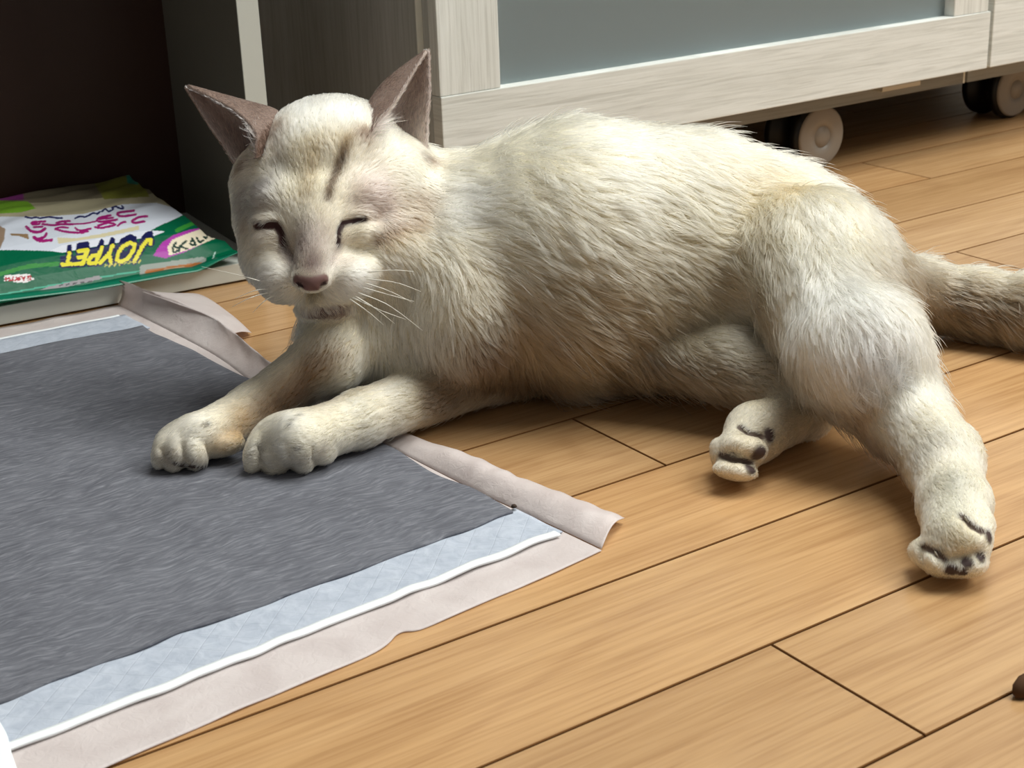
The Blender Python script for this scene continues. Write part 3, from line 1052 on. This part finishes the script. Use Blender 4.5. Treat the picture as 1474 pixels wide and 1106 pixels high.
def surf(u, v):                                    # first point of the body along the sight line
    ds = np.arange(0.55, 0.95, 0.0006)
    X = CAM + ray(u, v) * ds[:, None]
    g_ = gval(X)
    ok = np.where(g_ < 0)[0]
    if len(ok) == 0:
        return CAM + ray(u, v) * ds[int(np.argmin(g_))]
    return X[ok[0]]


# grooves: slits of the eyes, nostrils, mouth, clefts between the toes
GROOVES = []


def groove(pts, w, deep=0.0, k=0.0015):
    q = np.array([surf(u, v) for u, v in pts])
    q = q + np.array([ray(u, v) for u, v in pts]) * deep
    GROOVES.append((q, w * depth(q[0]) / F, k))


EYE_L = [(370, 324), (385, 325), (399, 325), (406, 336), (409, 350)]
EYE_R = [(524, 315), (508, 318), (492, 323), (486, 336), (485, 352)]
groove(EYE_L, 3.8)
groove(EYE_R, 3.0)
groove([(434, 412), (430, 409)], 3.2)
groove([(463, 411), (467, 408)], 3.2)
groove([(449, 421), (450, 430)], 1.4)
groove([(382, 428), (410, 436), (436, 437), (450, 433), (470, 438), (500, 436), (528, 427)], 1.6)
for pts in ([(371, 640), (374, 660), (386, 678)], [(418, 640), (419, 660), (430, 682)], [(450, 640), (452, 660), (458, 676)],
            [(231, 642), (241, 660), (250, 674)], [(262, 640), (268, 658), (284, 672)], [(296, 640), (300, 655), (306, 668)]):
    groove(pts, 2.4, 0.0, .0012)
for pts in ([(1066, 616), (1078, 625), (1096, 630)], [(1038, 655), (1056, 662), (1080, 666)], [(1047, 652), (1060, 655)],
            [(1384, 744), (1398, 757), (1412, 766)], [(1330, 786), (1346, 795), (1358, 806)], [(1350, 790), (1362, 800)], [(1362, 806), (1385, 803), (1412, 795)], [(1323, 785), (1326, 805)]):
    groove(pts, 4.6, 0.0, .0022)
for q, r, k in GROOVES:
    for a, b in zip(q[:-1], q[1:]):
        p = dict(t='c', a=a, b=b, ra=r, rb=r)
        sl, X = local(np.minimum(a, b) - r - k - .004, np.maximum(a, b) + r + k + .004)
        G[sl] = -smin(-G[sl], sd(p, X).astype(np.float32), k)
# rest on the floor and on the pad
onpad = (GX[0][:, None] < np.interp(GX[1], [p[1] for p in crease[::-1]], [p[0] for p in crease[::-1]])[None, :] + 0.013)
ground = np.where(onpad, 0.0047, 0.0012)
G = np.maximum(G, (ground[:, :, None] - GX[2][None, None, :]).astype(np.float32))


def surface_nets(G):
    S = (G < 0)
    c = np.zeros(tuple(n - 1 for n in G.shape), np.uint8)
    for a in (0, 1):
        for b in (0, 1):
            for d in (0, 1):
                c += S[a:S.shape[0] - 1 + a, b:S.shape[1] - 1 + b, d:S.shape[2] - 1 + d]
    act = np.argwhere((c > 0) & (c < 8))
    ident = np.full(c.shape, -1, np.int32)
    ident[act[:, 0], act[:, 1], act[:, 2]] = np.arange(len(act))
    off = np.array([(a, b, d) for a in (0, 1) for b in (0, 1) for d in (0, 1)])
    V = np.stack([G[act[:, 0] + o[0], act[:, 1] + o[1], act[:, 2] + o[2]] for o in off], 1)
    acc = np.zeros((len(act), 3))
    cnt = np.zeros(len(act))
    for i in range(8):
        for j in range(i + 1, 8):
            if np.abs(off[i] - off[j]).sum() != 1:
                continue
            m = (V[:, i] < 0) != (V[:, j] < 0)
            t_ = V[m, i] / (V[m, i] - V[m, j])
            acc[m] += off[i] + t_[:, None] * (off[j] - off[i])
            cnt[m] += 1
    vs = ORG + H * (act + acc / cnt[:, None])
    fs = []
    for ax in range(3):
        s0 = [slice(1, -1)] * 3
        s1 = [slice(1, -1)] * 3
        s0[ax], s1[ax] = slice(0, -1), slice(1, None)
        A, B = S[tuple(s0)], S[tuple(s1)]
        e = np.argwhere(A != B)
        base_ = e + 1
        base_[:, ax] -= 1
        inside = A[e[:, 0], e[:, 1], e[:, 2]]
        o1, o2 = (ax + 1) % 3, (ax + 2) % 3
        d1, d2 = np.eye(3, dtype=int)[o1], np.eye(3, dtype=int)[o2]
        q = np.stack([ident[tuple((base_ - x).T)] for x in (d1 + d2, d2, 0 * d1, d1)], 1)
        q[~inside] = q[~inside][:, ::-1]
        fs.append(q)
    fs = np.vstack(fs)
    return vs, fs[(fs >= 0).all(1)]


BV, BF = surface_nets(G)

# ears: curved shells with an inner and an outer skin, their rims joined, rooted in the skull
EAR_IN = []


def ear(cols, flip):
    nr, ncol = 40, 36
    tt_ = np.linspace(0, 1, nr)
    C = np.stack([interp([Q(*p) for p in c], tt_) for c in cols], 0)        # columns x rows
    g_ = np.stack([interp(C[:, i], np.linspace(0, 1, ncol)) for i in range(nr)], 0)
    du = np.gradient(g_, axis=1)
    dv = np.gradient(g_, axis=0)
    n = np.cross(du, dv)
    n /= np.linalg.norm(n, axis=-1, keepdims=True) + 1e-9
    if flip:
        n = -n
    rimw = np.minimum(np.linspace(0, 1, ncol), np.linspace(1, 0, ncol))[None, :]
    th = 0.0005 + 0.0008 * np.clip(rimw * 8, 0, 1) * (1 - 0.6 * tt_)[:, None]
    inn = g_ + n * th[..., None]
    out = g_ - n * th[..., None]
    vs = np.vstack([inn.reshape(-1, 3), out.reshape(-1, 3)])
    N = nr * ncol
    ix = np.arange(N).reshape(nr, ncol)
    a, b, c, d = ix[:-1, :-1].ravel(), ix[:-1, 1:].ravel(), ix[1:, 1:].ravel(), ix[1:, :-1].ravel()
    f1_ = np.stack([a, b, c, d], 1)
    f2_ = np.stack([d, c, b, a], 1) + N
    rim_ = np.r_[ix[0, :], ix[1:, -1], ix[-1, -2::-1], ix[-2:0:-1, 0]]
    nx_ = np.roll(rim_, -1)
    f3_ = np.stack([nx_, rim_, rim_ + N, nx_ + N], 1)
    fs = np.vstack([f1_, f2_, f3_])
    if flip:
        fs = fs[:, ::-1]
    tip = g_[-1].mean(0) - g_[0].mean(0)
    return vs, fs, N, tip


EARR = [[(534, 214, .766), (531, 200, .766), (544, 178, .768), (573, 140, .778), (613, 74, .798)],
        [(520, 208, .795), (522, 190, .792), (528, 160, .792), (555, 118, .798), (612, 74, .8015)],
        [(566, 238, .818), (574, 205, .819), (580, 165, .818), (593, 120, .814), (615, 73, .806)],
        [(612, 244, .795), (615, 215, .795), (616, 180, .797), (619, 130, .800), (618, 73, .803)]]
EARL = [[(368, 228, .767), (368, 212, .766), (367, 190, .768), (336, 158, .779), (272, 125, .798)],
        [(402, 212, .795), (405, 192, .792), (398, 162, .793), (346, 145, .799), (271, 124, .8015)],
        [(380, 248, .818), (366, 225, .818), (350, 190, .817), (318, 155, .813), (269, 125, .806)],
        [(350, 254, .795), (336, 234, .796), (322, 212, .798), (297, 176, .801), (267, 127, .803)]]
ears = [ear(EARR, False), ear(EARL, True)]
VS, FS = [BV], [BF]
off_ = len(BV)
EARINFO = []
for vs, fs, N, tip in ears:
    EARINFO.append((off_, N, tip / np.linalg.norm(tip)))
    VS.append(vs)
    FS.append(fs + off_)
    off_ += len(vs)
AV, AF = np.vstack(VS), np.vstack(FS)

# vertex normals
def vnormals(V, Fq):
    a = V[Fq[:, 2]] - V[Fq[:, 0]]
    b = V[Fq[:, 3]] - V[Fq[:, 1]]
    fn = np.cross(a, b)
    vn = np.zeros_like(V)
    for i in range(4):
        np.add.at(vn, Fq[:, i], fn)
    return vn / (np.linalg.norm(vn, axis=1, keepdims=True) + 1e-12), np.linalg.norm(fn, axis=1) / 2


VN, FA = vnormals(AV, AF)

# ------------------------------------------------------------------ coat: colour, fur direction, length at any point of the skin
CREAM = np.array(lin(239, 232, 213))
BLOBS = []


def blob(u, v, r, rgb, s=1.0, hard=1.0, at=None, pw=2.0):
    c = surf(u, v) if at is None else np.array(at)
    BLOBS.append((c, r * depth(c) / F, np.array(lin(*rgb)), s, pw))


def trail(pts, r, rgb, s=1.0, n=12, pw=2.0):
    q = smooth_line(pts, n)
    BLOBS.append((np.array([surf(u, v) for u, v in q]), r * depth(surf(*q[0])) / F, np.array(lin(*rgb)), s, pw))


# flank: dirt along the lower side, yellowed loin, whiter thigh and shoulder stripe
blob(850, 470, 150, (176, 162, 136), .75)
blob(760, 500, 90, (170, 156, 132), .55)
blob(900, 540, 90, (160, 146, 122), .6)
blob(1000, 430, 110, (190, 178, 154), .6)
blob(980, 330, 60, (200, 190, 168), .45)
blob(1120, 275, 75, (212, 192, 150), .8)
blob(1060, 330, 80, (214, 203, 174), .5)
blob(1090, 400, 60, (180, 168, 145), .55)
blob(650, 290, 60, (240, 238, 230), .8)
blob(760, 200, 130, (236, 232, 216), .7)
blob(1180, 300, 50, (240, 238, 230), .6)
blob(1215, 420, 95, (238, 237, 231), .95)
blob(1260, 520, 70, (238, 238, 238), .9)
trail([(1088, 430), (1110, 490), (1150, 540), (1190, 590)], 26, (182, 170, 150), .75)
trail([(1225, 600), (1260, 640), (1300, 680)], 26, (176, 156, 136), .7)
blob(1240, 585, 20, (150, 116, 92), .5)
blob(1340, 640, 60, (214, 210, 202), .7)
trail([(1372, 690), (1374, 740), (1374, 790)], 45, (205, 202, 190), .8)
blob(1385, 775, 30, (226, 214, 182), .7)
# lower hind leg, hind foot
trail([(910, 515), (980, 520), (1060, 540), (1140, 570)], 48, (178, 166, 146), .85)
blob(1030, 490, 40, (204, 198, 182), .7)
trail([(920, 545), (990, 560), (1050, 575)], 24, (136, 120, 98), .6)
trail([(1150, 590), (1090, 625), (1060, 655)], 42, (214, 206, 190), .85)
blob(1070, 645, 22, (226, 214, 188), .6)
# tail
trail([(1290, 405), (1340, 425), (1400, 437), (1480, 450), (1580, 466), (1700, 495)], 75, (168, 153, 130), .95, 14)
trail([(1380, 470), (1430, 490), (1480, 500)], 30, (126, 110, 88), .6)
blob(1300, 370, 40, (204, 192, 168), .7)
# chest and forelegs
blob(560, 440, 60, (226, 218, 198), .6)
blob(640, 400, 60, (212, 202, 182), .5)
blob(700, 520, 62, (150, 134, 116), .9)
trail([(630, 575), (700, 552), (775, 540)], 34, (140, 125, 108), .85)
blob(640, 560, 42, (178, 162, 142), .6)
blob(755, 545, 40, (186, 174, 158), .6)
blob(560, 560, 40, (222, 216, 204), .6)
trail([(450, 590), (500, 570), (560, 545)], 16, (200, 186, 160), .5)
trail([(455, 530), (430, 560), (395, 585)], 38, (158, 126, 88), .85)
blob(440, 565, 26, (126, 96, 66), .6)
trail([(355, 605), (340, 625), (320, 640)], 24, (192, 162, 116), .75)
blob(270, 615, 40, (238, 234, 224), .8)
blob(410, 610, 40, (230, 227, 218), .8)
trail([(365, 655), (400, 670), (440, 668)], 18, (196, 190, 180), .7)
trail([(230, 655), (260, 668), (300, 662)], 16, (186, 178, 166), .7)
blob(250, 655, 20, (160, 152, 142), .6)
blob(372, 645, 14, (150, 146, 140), .6)
blob(466, 650, 18, (196, 186, 174), .6)
for (u, v) in ((424, 604), (433, 598), (418, 612), (354, 634), (429, 646), (300, 610)):
    blob(u, v, 4, (44, 34, 28), .8)
# face
blob(450, 320, 110, (208, 198, 182), .55)
blob(470, 150, 90, (243, 240, 232), .8)
blob(378, 270, 44, (172, 168, 168), .9)
blob(350, 300, 36, (168, 163, 160), .8)
blob(545, 270, 46, (205, 188, 182), .75)
blob(440, 260, 40, (230, 222, 196), .7)
trail([(500, 205), (490, 235), (478, 262), (472, 285)], 9, (106, 84, 58), .9)
trail([(455, 215), (448, 245), (440, 280)], 18, (186, 166, 130), .6)
trail([(520, 205), (470, 200), (430, 215)], 18, (204, 190, 162), .5)
trail([(545, 345), (570, 330), (600, 318)], 13, (150, 122, 90), .85)
blob(600, 300, 34, (196, 178, 154), .65)
blob(590, 355, 34, (206, 192, 168), .5)
blob(450, 380, 30, (128, 110, 104), .95)
blob(435, 355, 26, (126, 108, 103), .9)
blob(462, 340, 30, (196, 184, 176), .6)
trail([(408, 345), (414, 360), (424, 382)], 11, (92, 68, 64), .85)
trail([(486, 350), (482, 364), (476, 380)], 8, (120, 96, 90), .6)
blob(515, 400, 38, (238, 236, 230), .9)
blob(388, 395, 32, (222, 218, 212), .8)
blob(350, 335, 22, (188, 166, 142), .6)
trail([(440, 452), (468, 452), (500, 446)], 11, (116, 84, 78), .85, pw=4.0)
blob(380, 335, 16, (190, 178, 172), .5)
blob(398, 190, 22, (150, 126, 110), .85)
blob(350, 238, 16, (140, 118, 104), .8)
blob(524, 196, 18, (140, 116, 100), .85)
blob(615, 228, 18, (150, 128, 112), .8)
blob(612, 290, 26, (186, 164, 138), .6)
blob(660, 300, 38, (241, 239, 232), .9)
blob(545, 300, 30, (206, 188, 182), .5)
blob(500, 375, 18, (214, 200, 188), .5)
# bare skin: nose leather, lids, lips, pads
SKIN = []


def skin(pts, r, rgb, n=12):
    q = smooth_line(pts, n) if len(pts) > 1 else np.array(pts, float)
    X = np.array([surf(u, v) for u, v in q])
    SKIN.append((X, r * depth(X[0]) / F, np.array(lin(*rgb))))


skin([(426, 404), (447, 407), (468, 403)], 9, (112, 84, 80))
skin([(442, 415), (456, 415)], 7, (116, 84, 80), 4)
skin([(434, 412), (430, 409)], 4, (40, 22, 22), 3)
skin([(463, 411), (467, 408)], 4, (40, 22, 22), 3)
skin(EYE_L, 8, (58, 30, 28))
skin(EYE_R, 6.0, (56, 38, 38))
skin([(452, 444), (468, 446), (488, 442)], 4, (92, 64, 58))
for (u, v, r) in ((1107, 627, 12), (1094, 655, 15), (1081, 674, 11), (1424, 772, 12), (1412, 803, 9), (1392, 810, 10), (1370, 822, 12), (1386, 824, 9)):
    skin([(u, v)], r, (72, 58, 56))
for pts in ([(1066, 616), (1078, 625), (1096, 630)], [(1038, 655), (1056, 662), (1080, 666)], [(1384, 744), (1398, 757), (1412, 766)], [(1330, 786), (1346, 795), (1358, 806)]):
    skin(pts, 6, (96, 80, 70))
skin([(252, 668), (282, 672), (305, 668)], 4, (70, 58, 52))


def seg_dist(X, pts):
    pts = np.atleast_2d(pts)
    if len(pts) == 1:
        return np.linalg.norm(X - pts[0], axis=1)
    best = np.full(len(X), 1e9)
    for a, b in zip(pts[:-1], pts[1:]):
        d = b - a
        t_ = np.clip((X - a) @ d / max(d @ d, 1e-12), 0, 1)
        best = np.minimum(best, np.linalg.norm(X - a - t_[:, None] * d, axis=1))
    return best


def n3(X, s, seed):
    x, y, z = (X * s).T
    return (np.sin(x + 1.9 * np.sin(y * .8 + seed) + seed) + np.sin(y * 1.2 + 1.7 * np.sin(z * .9 - seed)) + np.sin(z * 1.1 + 1.5 * np.sin(x * .7 + 2 * seed)) + np.sin((x - y + z) * .7 + seed * 3)) / 4


def coat(X):
    c = CREAM[None] * (1 + 0.05 * n3(X, 55, 2.7) + 0.05 * n3(X, 150, 5.1))[:, None]
    for ctr, r, rgb, s, pw_ in BLOBS:
        lo, hi = np.min(np.atleast_2d(ctr), 0) - 2.6 * r, np.max(np.atleast_2d(ctr), 0) + 2.6 * r
        m = np.all((X > lo) & (X < hi), 1)
        if not m.any():
            continue
        d = seg_dist(X[m], ctr) / r
        d = d * (1 + 0.25 * n3(X[m], 190, 1.0))
        w = s * np.exp(-d ** pw_)
        c[m] += (rgb - c[m]) * w[:, None]
    return c


def bare(X):
    w = np.zeros(len(X))
    c = np.zeros((len(X), 3))
    for ctr, r, rgb in SKIN:
        d = seg_dist(X, ctr) / r
        ww = np.clip((1.25 - d) / 0.5, 0, 1)
        m = ww > 0
        c[m] = rgb * ww[m, None] + c[m] * (1 - ww[m, None])
        w = np.maximum(w, ww)
    return w, c


def flow(X):
    W_ = np.zeros(len(X))
    D = np.zeros((len(X), 3))
    L = np.zeros(len(X))
    LF = np.zeros(len(X))
    for p in PR:
        lo, hi = bounds(p)
        m = np.all((X > lo - .016) & (X < hi + .016), 1)
        if not m.any():
            continue
        w = np.exp(-np.maximum(sd(p, X[m]), 0) / 0.0035)
        W_[m] += w
        D[m] += w[:, None] * p['d']
        L[m] += w * p['L']
        LF[m] += w * p['lift']
    W_ = np.maximum(W_, 1e-9)
    return D / W_[:, None], np.where(W_ > 1e-6, L / W_, .006), np.where(W_ > 1e-6, LF / W_, .25)


EAR_OUT_C, EAR_IN_C = np.array(lin(128, 108, 97)), np.array(lin(222, 204, 197))
nbody = len(BV)
ccol = np.zeros((len(AV), 3))
ccol[:nbody] = coat(BV) ** 1.35
bw, bc = bare(BV)
ccol[:nbody] = ccol[:nbody] * (1 - bw[:, None]) + bc * bw[:, None]
for o_, N, tip in EARINFO:
    ccol[o_:o_ + N] = EAR_IN_C * 0.72
    ccol[o_ + N:o_ + 2 * N] = EAR_OUT_C
me = bpy.data.meshes.new('cat')
me.vertices.add(len(AV))
me.vertices.foreach_set('co', AV.astype(np.float32).ravel())
me.loops.add(AF.size)
me.loops.foreach_set('vertex_index', AF.astype(np.int32).ravel())
me.polygons.add(len(AF))
me.polygons.foreach_set('loop_start', np.arange(0, AF.size, 4, dtype=np.int32))
me.polygons.foreach_set('use_smooth', np.ones(len(AF), bool))
me.update(calc_edges=True)
me.validate()
at_ = me.color_attributes.new('coat', 'FLOAT_COLOR', 'POINT')
rgba = np.ones((len(AV), 4), np.float32)
rgba[:, :3] = ccol
at_.data.foreach_set('color', rgba.ravel())
t = NT('cat_skin')
an = t.n('ShaderNodeAttribute', attribute_name='coat')
t.l(an.outputs['Color'], t.b.inputs['Base Color'])
t.b.inputs['Roughness'].default_value = 0.6
t.b.inputs['Specular IOR Level'].default_value = 0.25
cat = link('cat', me, t.m)
tag(cat, 'cream-white cat with brown ears and closed eyes, lying on its side on the floor', 'cat')

# ------------------------------------------------------------------ fur
tri = np.vstack([AF[:, [0, 1, 2]], AF[:, [0, 2, 3]]])
isear = tri[:, 0] >= nbody
ta = np.linalg.norm(np.cross(AV[tri[:, 1]] - AV[tri[:, 0]], AV[tri[:, 2]] - AV[tri[:, 0]]), axis=1) / 2
cen_ = AV[tri].mean(1)
_, Lc, _ = flow(cen_)
dens = 1.45e6 * np.clip(0.011 / Lc, 0.75, 2.4)
dens[isear] = 1.8e6
dens[cen_[:, 2] < 0.003] = 0
exp_n = ta * dens
NHAIR = int(exp_n.sum())
print('hairs', NHAIR, 'body verts', len(AV))
pick = RNG.choice(len(tri), NHAIR, p=exp_n / exp_n.sum())
r1, r2 = np.sqrt(RNG.random(NHAIR)), RNG.random(NHAIR)
ba_ = np.stack([1 - r1, r1 * (1 - r2), r1 * r2], 1)
T3 = tri[pick]
R0 = (AV[T3] * ba_[..., None]).sum(1)
N0 = (VN[T3] * ba_[..., None]).sum(1)
N0 /= np.linalg.norm(N0, axis=1, keepdims=True) + 1e-9
D0, L0, F0 = flow(R0)
hcol = coat(R0)
ebit = T3[:, 0] >= nbody
for o_, N, tip in EARINFO:
    for part_, c_, l_ in ((0, EAR_IN_C, .0065), (1, EAR_OUT_C, .0026)):
        m = (T3[:, 0] >= o_ + part_ * N) & (T3[:, 0] < o_ + (part_ + 1) * N)
        rowf = (T3[m, 0] - o_ - part_ * N) // 36 / 40.0
        D0[m] = tip if part_ else tip * 0.4 + np.array([0, 0, .3])
        L0[m] = l_ * (1 - 0.55 * rowf) if part_ else l_ * (1.25 - rowf)
        F0[m] = .12 if part_ else .3
        if part_ == 0:
            colf = (T3[:, 0] - o_) % 36
            mm = m.copy()
            mm[m] = (rowf < .5) & (colf[m] < 16)
            lat = Q(*(EARR if o_ == EARINFO[0][0] else EARL)[3][2]) - Q(*(EARR if o_ == EARINFO[0][0] else EARL)[0][1])
            D0[mm] = lat / np.linalg.norm(lat) + tip * .5
            L0[mm] = .013
            F0[mm] = .5
        hcol[m] = c_ * (0.8 + 0.35 * RNG.random(m.sum()))[:, None]
bw, _ = bare(R0)
keep = (RNG.random(NHAIR) > bw) | ebit
keep &= ~(ebit & (RNG.random(NHAIR) < 0.15))
inear = np.zeros(NHAIR, bool)
R0, N0, D0, L0, F0, hcol, ebit = (x[keep] for x in (R0, N0, D0, L0, F0, hcol, ebit))
n_ = len(R0)
# the shaggy, dirty underside of the trunk hangs down
shag = np.clip((0.060 - R0[:, 2]) / 0.035, 0, 1) * np.clip((L0 - .0095) / .003, 0, 1)
D0 = D0 + shag[:, None] * np.array([0, 0, -0.7])
L0 = L0 * (1 + 0.35 * shag)
# combing: large swirls, small jitter
jit = np.stack([n3(R0, 70, i + .5) for i in range(3)], 1) * 0.35 + np.stack([n3(R0, 260, i + 4.5) for i in range(3)], 1) * 0.32 + RNG.normal(size=(n_, 3)) * 0.16
D0 = D0 / (np.linalg.norm(D0, axis=1, keepdims=True) + 1e-9)
D0 = D0 + jit
T0 = D0 - N0 * (D0 * N0).sum(1, keepdims=True)
T0 /= np.linalg.norm(T0, axis=1, keepdims=True) + 1e-9
L0 = L0 * (0.65 + 0.5 * RNG.random(n_)) * (1 + 0.18 * n3(R0, 120, 7.7))
LFT = np.clip(F0 * (0.7 + 0.6 * RNG.random(n_)) + 0.10 * n3(R0, 150, 2.2), 0.06, 0.7)
guard = (RNG.random(n_) < 0.05) & (L0 > 0.008)
L0 = np.where(guard, L0 * 1.45, L0)
LFT = np.where(guard, LFT + 0.16, LFT)
NP = 4
s_ = np.linspace(0, 1, NP)
PTS = np.zeros((n_, NP, 3))
for i, s in enumerate(s_):
    PTS[:, i] = R0 + L0[:, None] * (N0 * (LFT * (s * 1.35 - 0.35 * s * s * 1.6))[:, None] + T0 * ((s * (1 - LFT * 0.35)))[:, None])
PTS[:, :, 2] -= (L0[:, None] * s_[None] ** 2 * 0.06)
# tufts: tips drawn towards a neighbouring hair
nt = n_ // 12
ti = RNG.choice(n_, nt, replace=False)
kd = kdtree.KDTree(nt)
for j, i in enumerate(ti):
    kd.insert(PTS[i, 2], j)
kd.balance()
own = np.array([kd.find(p)[1] for p in PTS[:, 2].tolist()])
lead = ti[own]
same = np.linalg.norm(PTS[lead, 0] - R0, axis=1) < 0.006
shortf = np.clip((L0 - .001) / .007, 0.12, 1)
cl = (0.55 * shortf * same)[:, None, None] * (s_ ** 1.3)[None, :, None]
PTS = PTS * (1 - cl) + PTS[lead] * cl
PTS[:, :, 2] = np.maximum(PTS[:, :, 2], 0.0016 + 0.0006 * RNG.random((n_, 1)))
val = (0.86 + 0.24 * RNG.random(n_)) * (1 + 0.07 * n3(R0, 330, 3.1))
hcol = hcol ** 1.7
hcol = (hcol * 0.8 + hcol.mean(1, keepdims=True) * 0.2) * 0.90
hcol = hcol * (val * (1 + (0.40 + 0.35 * shag) * (RNG.random(nt)[own] - 0.55)))[:, None]
hc = bpy.data.hair_curves.new('fur')
hc.add_curves([NP] * n_)
hc.position_data.foreach_set('vector', PTS.astype(np.float32).ravel())
rad = np.array([1.0, 0.9, 0.65, 0.12])[None] * (0.000135 + 0.00003 * shortf)[:, None]
ra_ = hc.attributes.get('radius') or hc.attributes.new('radius', 'FLOAT', 'POINT')
ra_.data.foreach_set('value', rad.astype(np.float32).ravel())
ca = hc.attributes.new('hair_colour', 'FLOAT_COLOR', 'CURVE')
hrgba = np.ones((n_, 4), np.float32)
hrgba[:, :3] = np.clip(hcol, 0, 0.93)
ca.data.foreach_set('color', hrgba.ravel())
t = NT('cat_fur')
an = t.n('ShaderNodeAttribute', attribute_name='hair_colour')
hb = t.n('ShaderNodeBsdfHairPrincipled')
hb.parametrization = 'COLOR'
t.l(an.outputs['Color'], hb.inputs['Color'])
hb.inputs['Roughness'].default_value = 0.45
hb.inputs['Radial Roughness'].default_value = 0.6
t.l(hb.outputs[0], t.t.nodes['Material Output'].inputs[0])
hc.materials.append(t.m)
fur = bpy.data.objects.new('fur', hc)
COL.objects.link(fur)
fur.parent = cat
fur['kind'] = 'stuff'


# ------------------------------------------------------------------ whiskers
def whisker(pts):
    c = interp([Q(*p) for p in pts], np.linspace(0, 1, 10))
    vs, fs = [], []
    for i, p in enumerate(c):
        r = 0.00034 * (1 - 0.8 * i / 9)
        for k in range(5):
            a = 2 * math.pi * k / 5
            vs.append(p + CR * r * math.cos(a) + CU * r * math.sin(a))
    for i in range(9):
        for k in range(5):
            fs.append((i * 5 + k, i * 5 + (k + 1) % 5, i * 5 + 5 + (k + 1) % 5, i * 5 + 5 + k))
    mesh('whisker', vs, fs, M['whisker'], cat, True)


M['whisker'] = plain('whisker_keratin', (240, 236, 224), 0.35)
for pts in ([(530, 392, .745), (565, 389, .742), (596, 391, .745)], [(528, 402, .745), (570, 407, .74), (606, 420, .745)], [(526, 408, .745), (560, 419, .74), (594, 436, .745)],
            [(522, 414, .745), (558, 424, .74), (596, 434, .745)], [(516, 422, .745), (560, 440, .738), (608, 476, .742)], [(512, 427, .745), (540, 444, .74), (568, 466, .745)],
            [(504, 431, .745), (530, 449, .742), (552, 468, .747)], [(508, 429, .745), (548, 447, .74), (584, 460, .745)],
            [(398, 412, .748), (350, 398, .745), (290, 384, .75)], [(394, 416, .748), (368, 418, .745), (338, 430, .75)], [(396, 424, .748), (380, 434, .745), (364, 450, .75)], [(392, 420, .748), (362, 428, .745), (334, 442, .75)]):
    whisker(pts)


# ------------------------------------------------------------------ claws glinting in the clefts of the hind paws
M['claw'] = plain('pale_horn', (176, 168, 152), 0.3, 0.5)
for (u0, v0, u1, v1) in ((1070, 619, 1077, 624), (1052, 653, 1059, 657), (1388, 746, 1394, 753), (1352, 790, 1357, 799), (1345, 796, 1351, 803)):
    a, b = surf(u0, v0), surf(u1, v1)
    a, b = a - ray(u0, v0) * 0.0006, b - ray(u1, v1) * 0.0012
    vs, fs = [], []
    for i, w in enumerate((0, .35, .7, 1)):
        c_ = a * (1 - w) + b * w + CU * 0.0004 * math.sin(math.pi * w)
        r = 0.00075 * (1 - w * w) + 0.00005
        for k in range(8):
            an_ = 2 * math.pi * k / 8
            vs.append(c_ + CF * r * math.cos(an_) + CU * r * math.sin(an_))
    for i in range(3):
        for k in range(8):
            fs.append((i * 8 + k, i * 8 + (k + 1) % 8, i * 8 + 8 + (k + 1) % 8, i * 8 + 8 + k))
    fs += [tuple(range(7, -1, -1)), tuple(range(24, 32))]
    mesh('claw', vs, fs, M['claw'], cat, True)
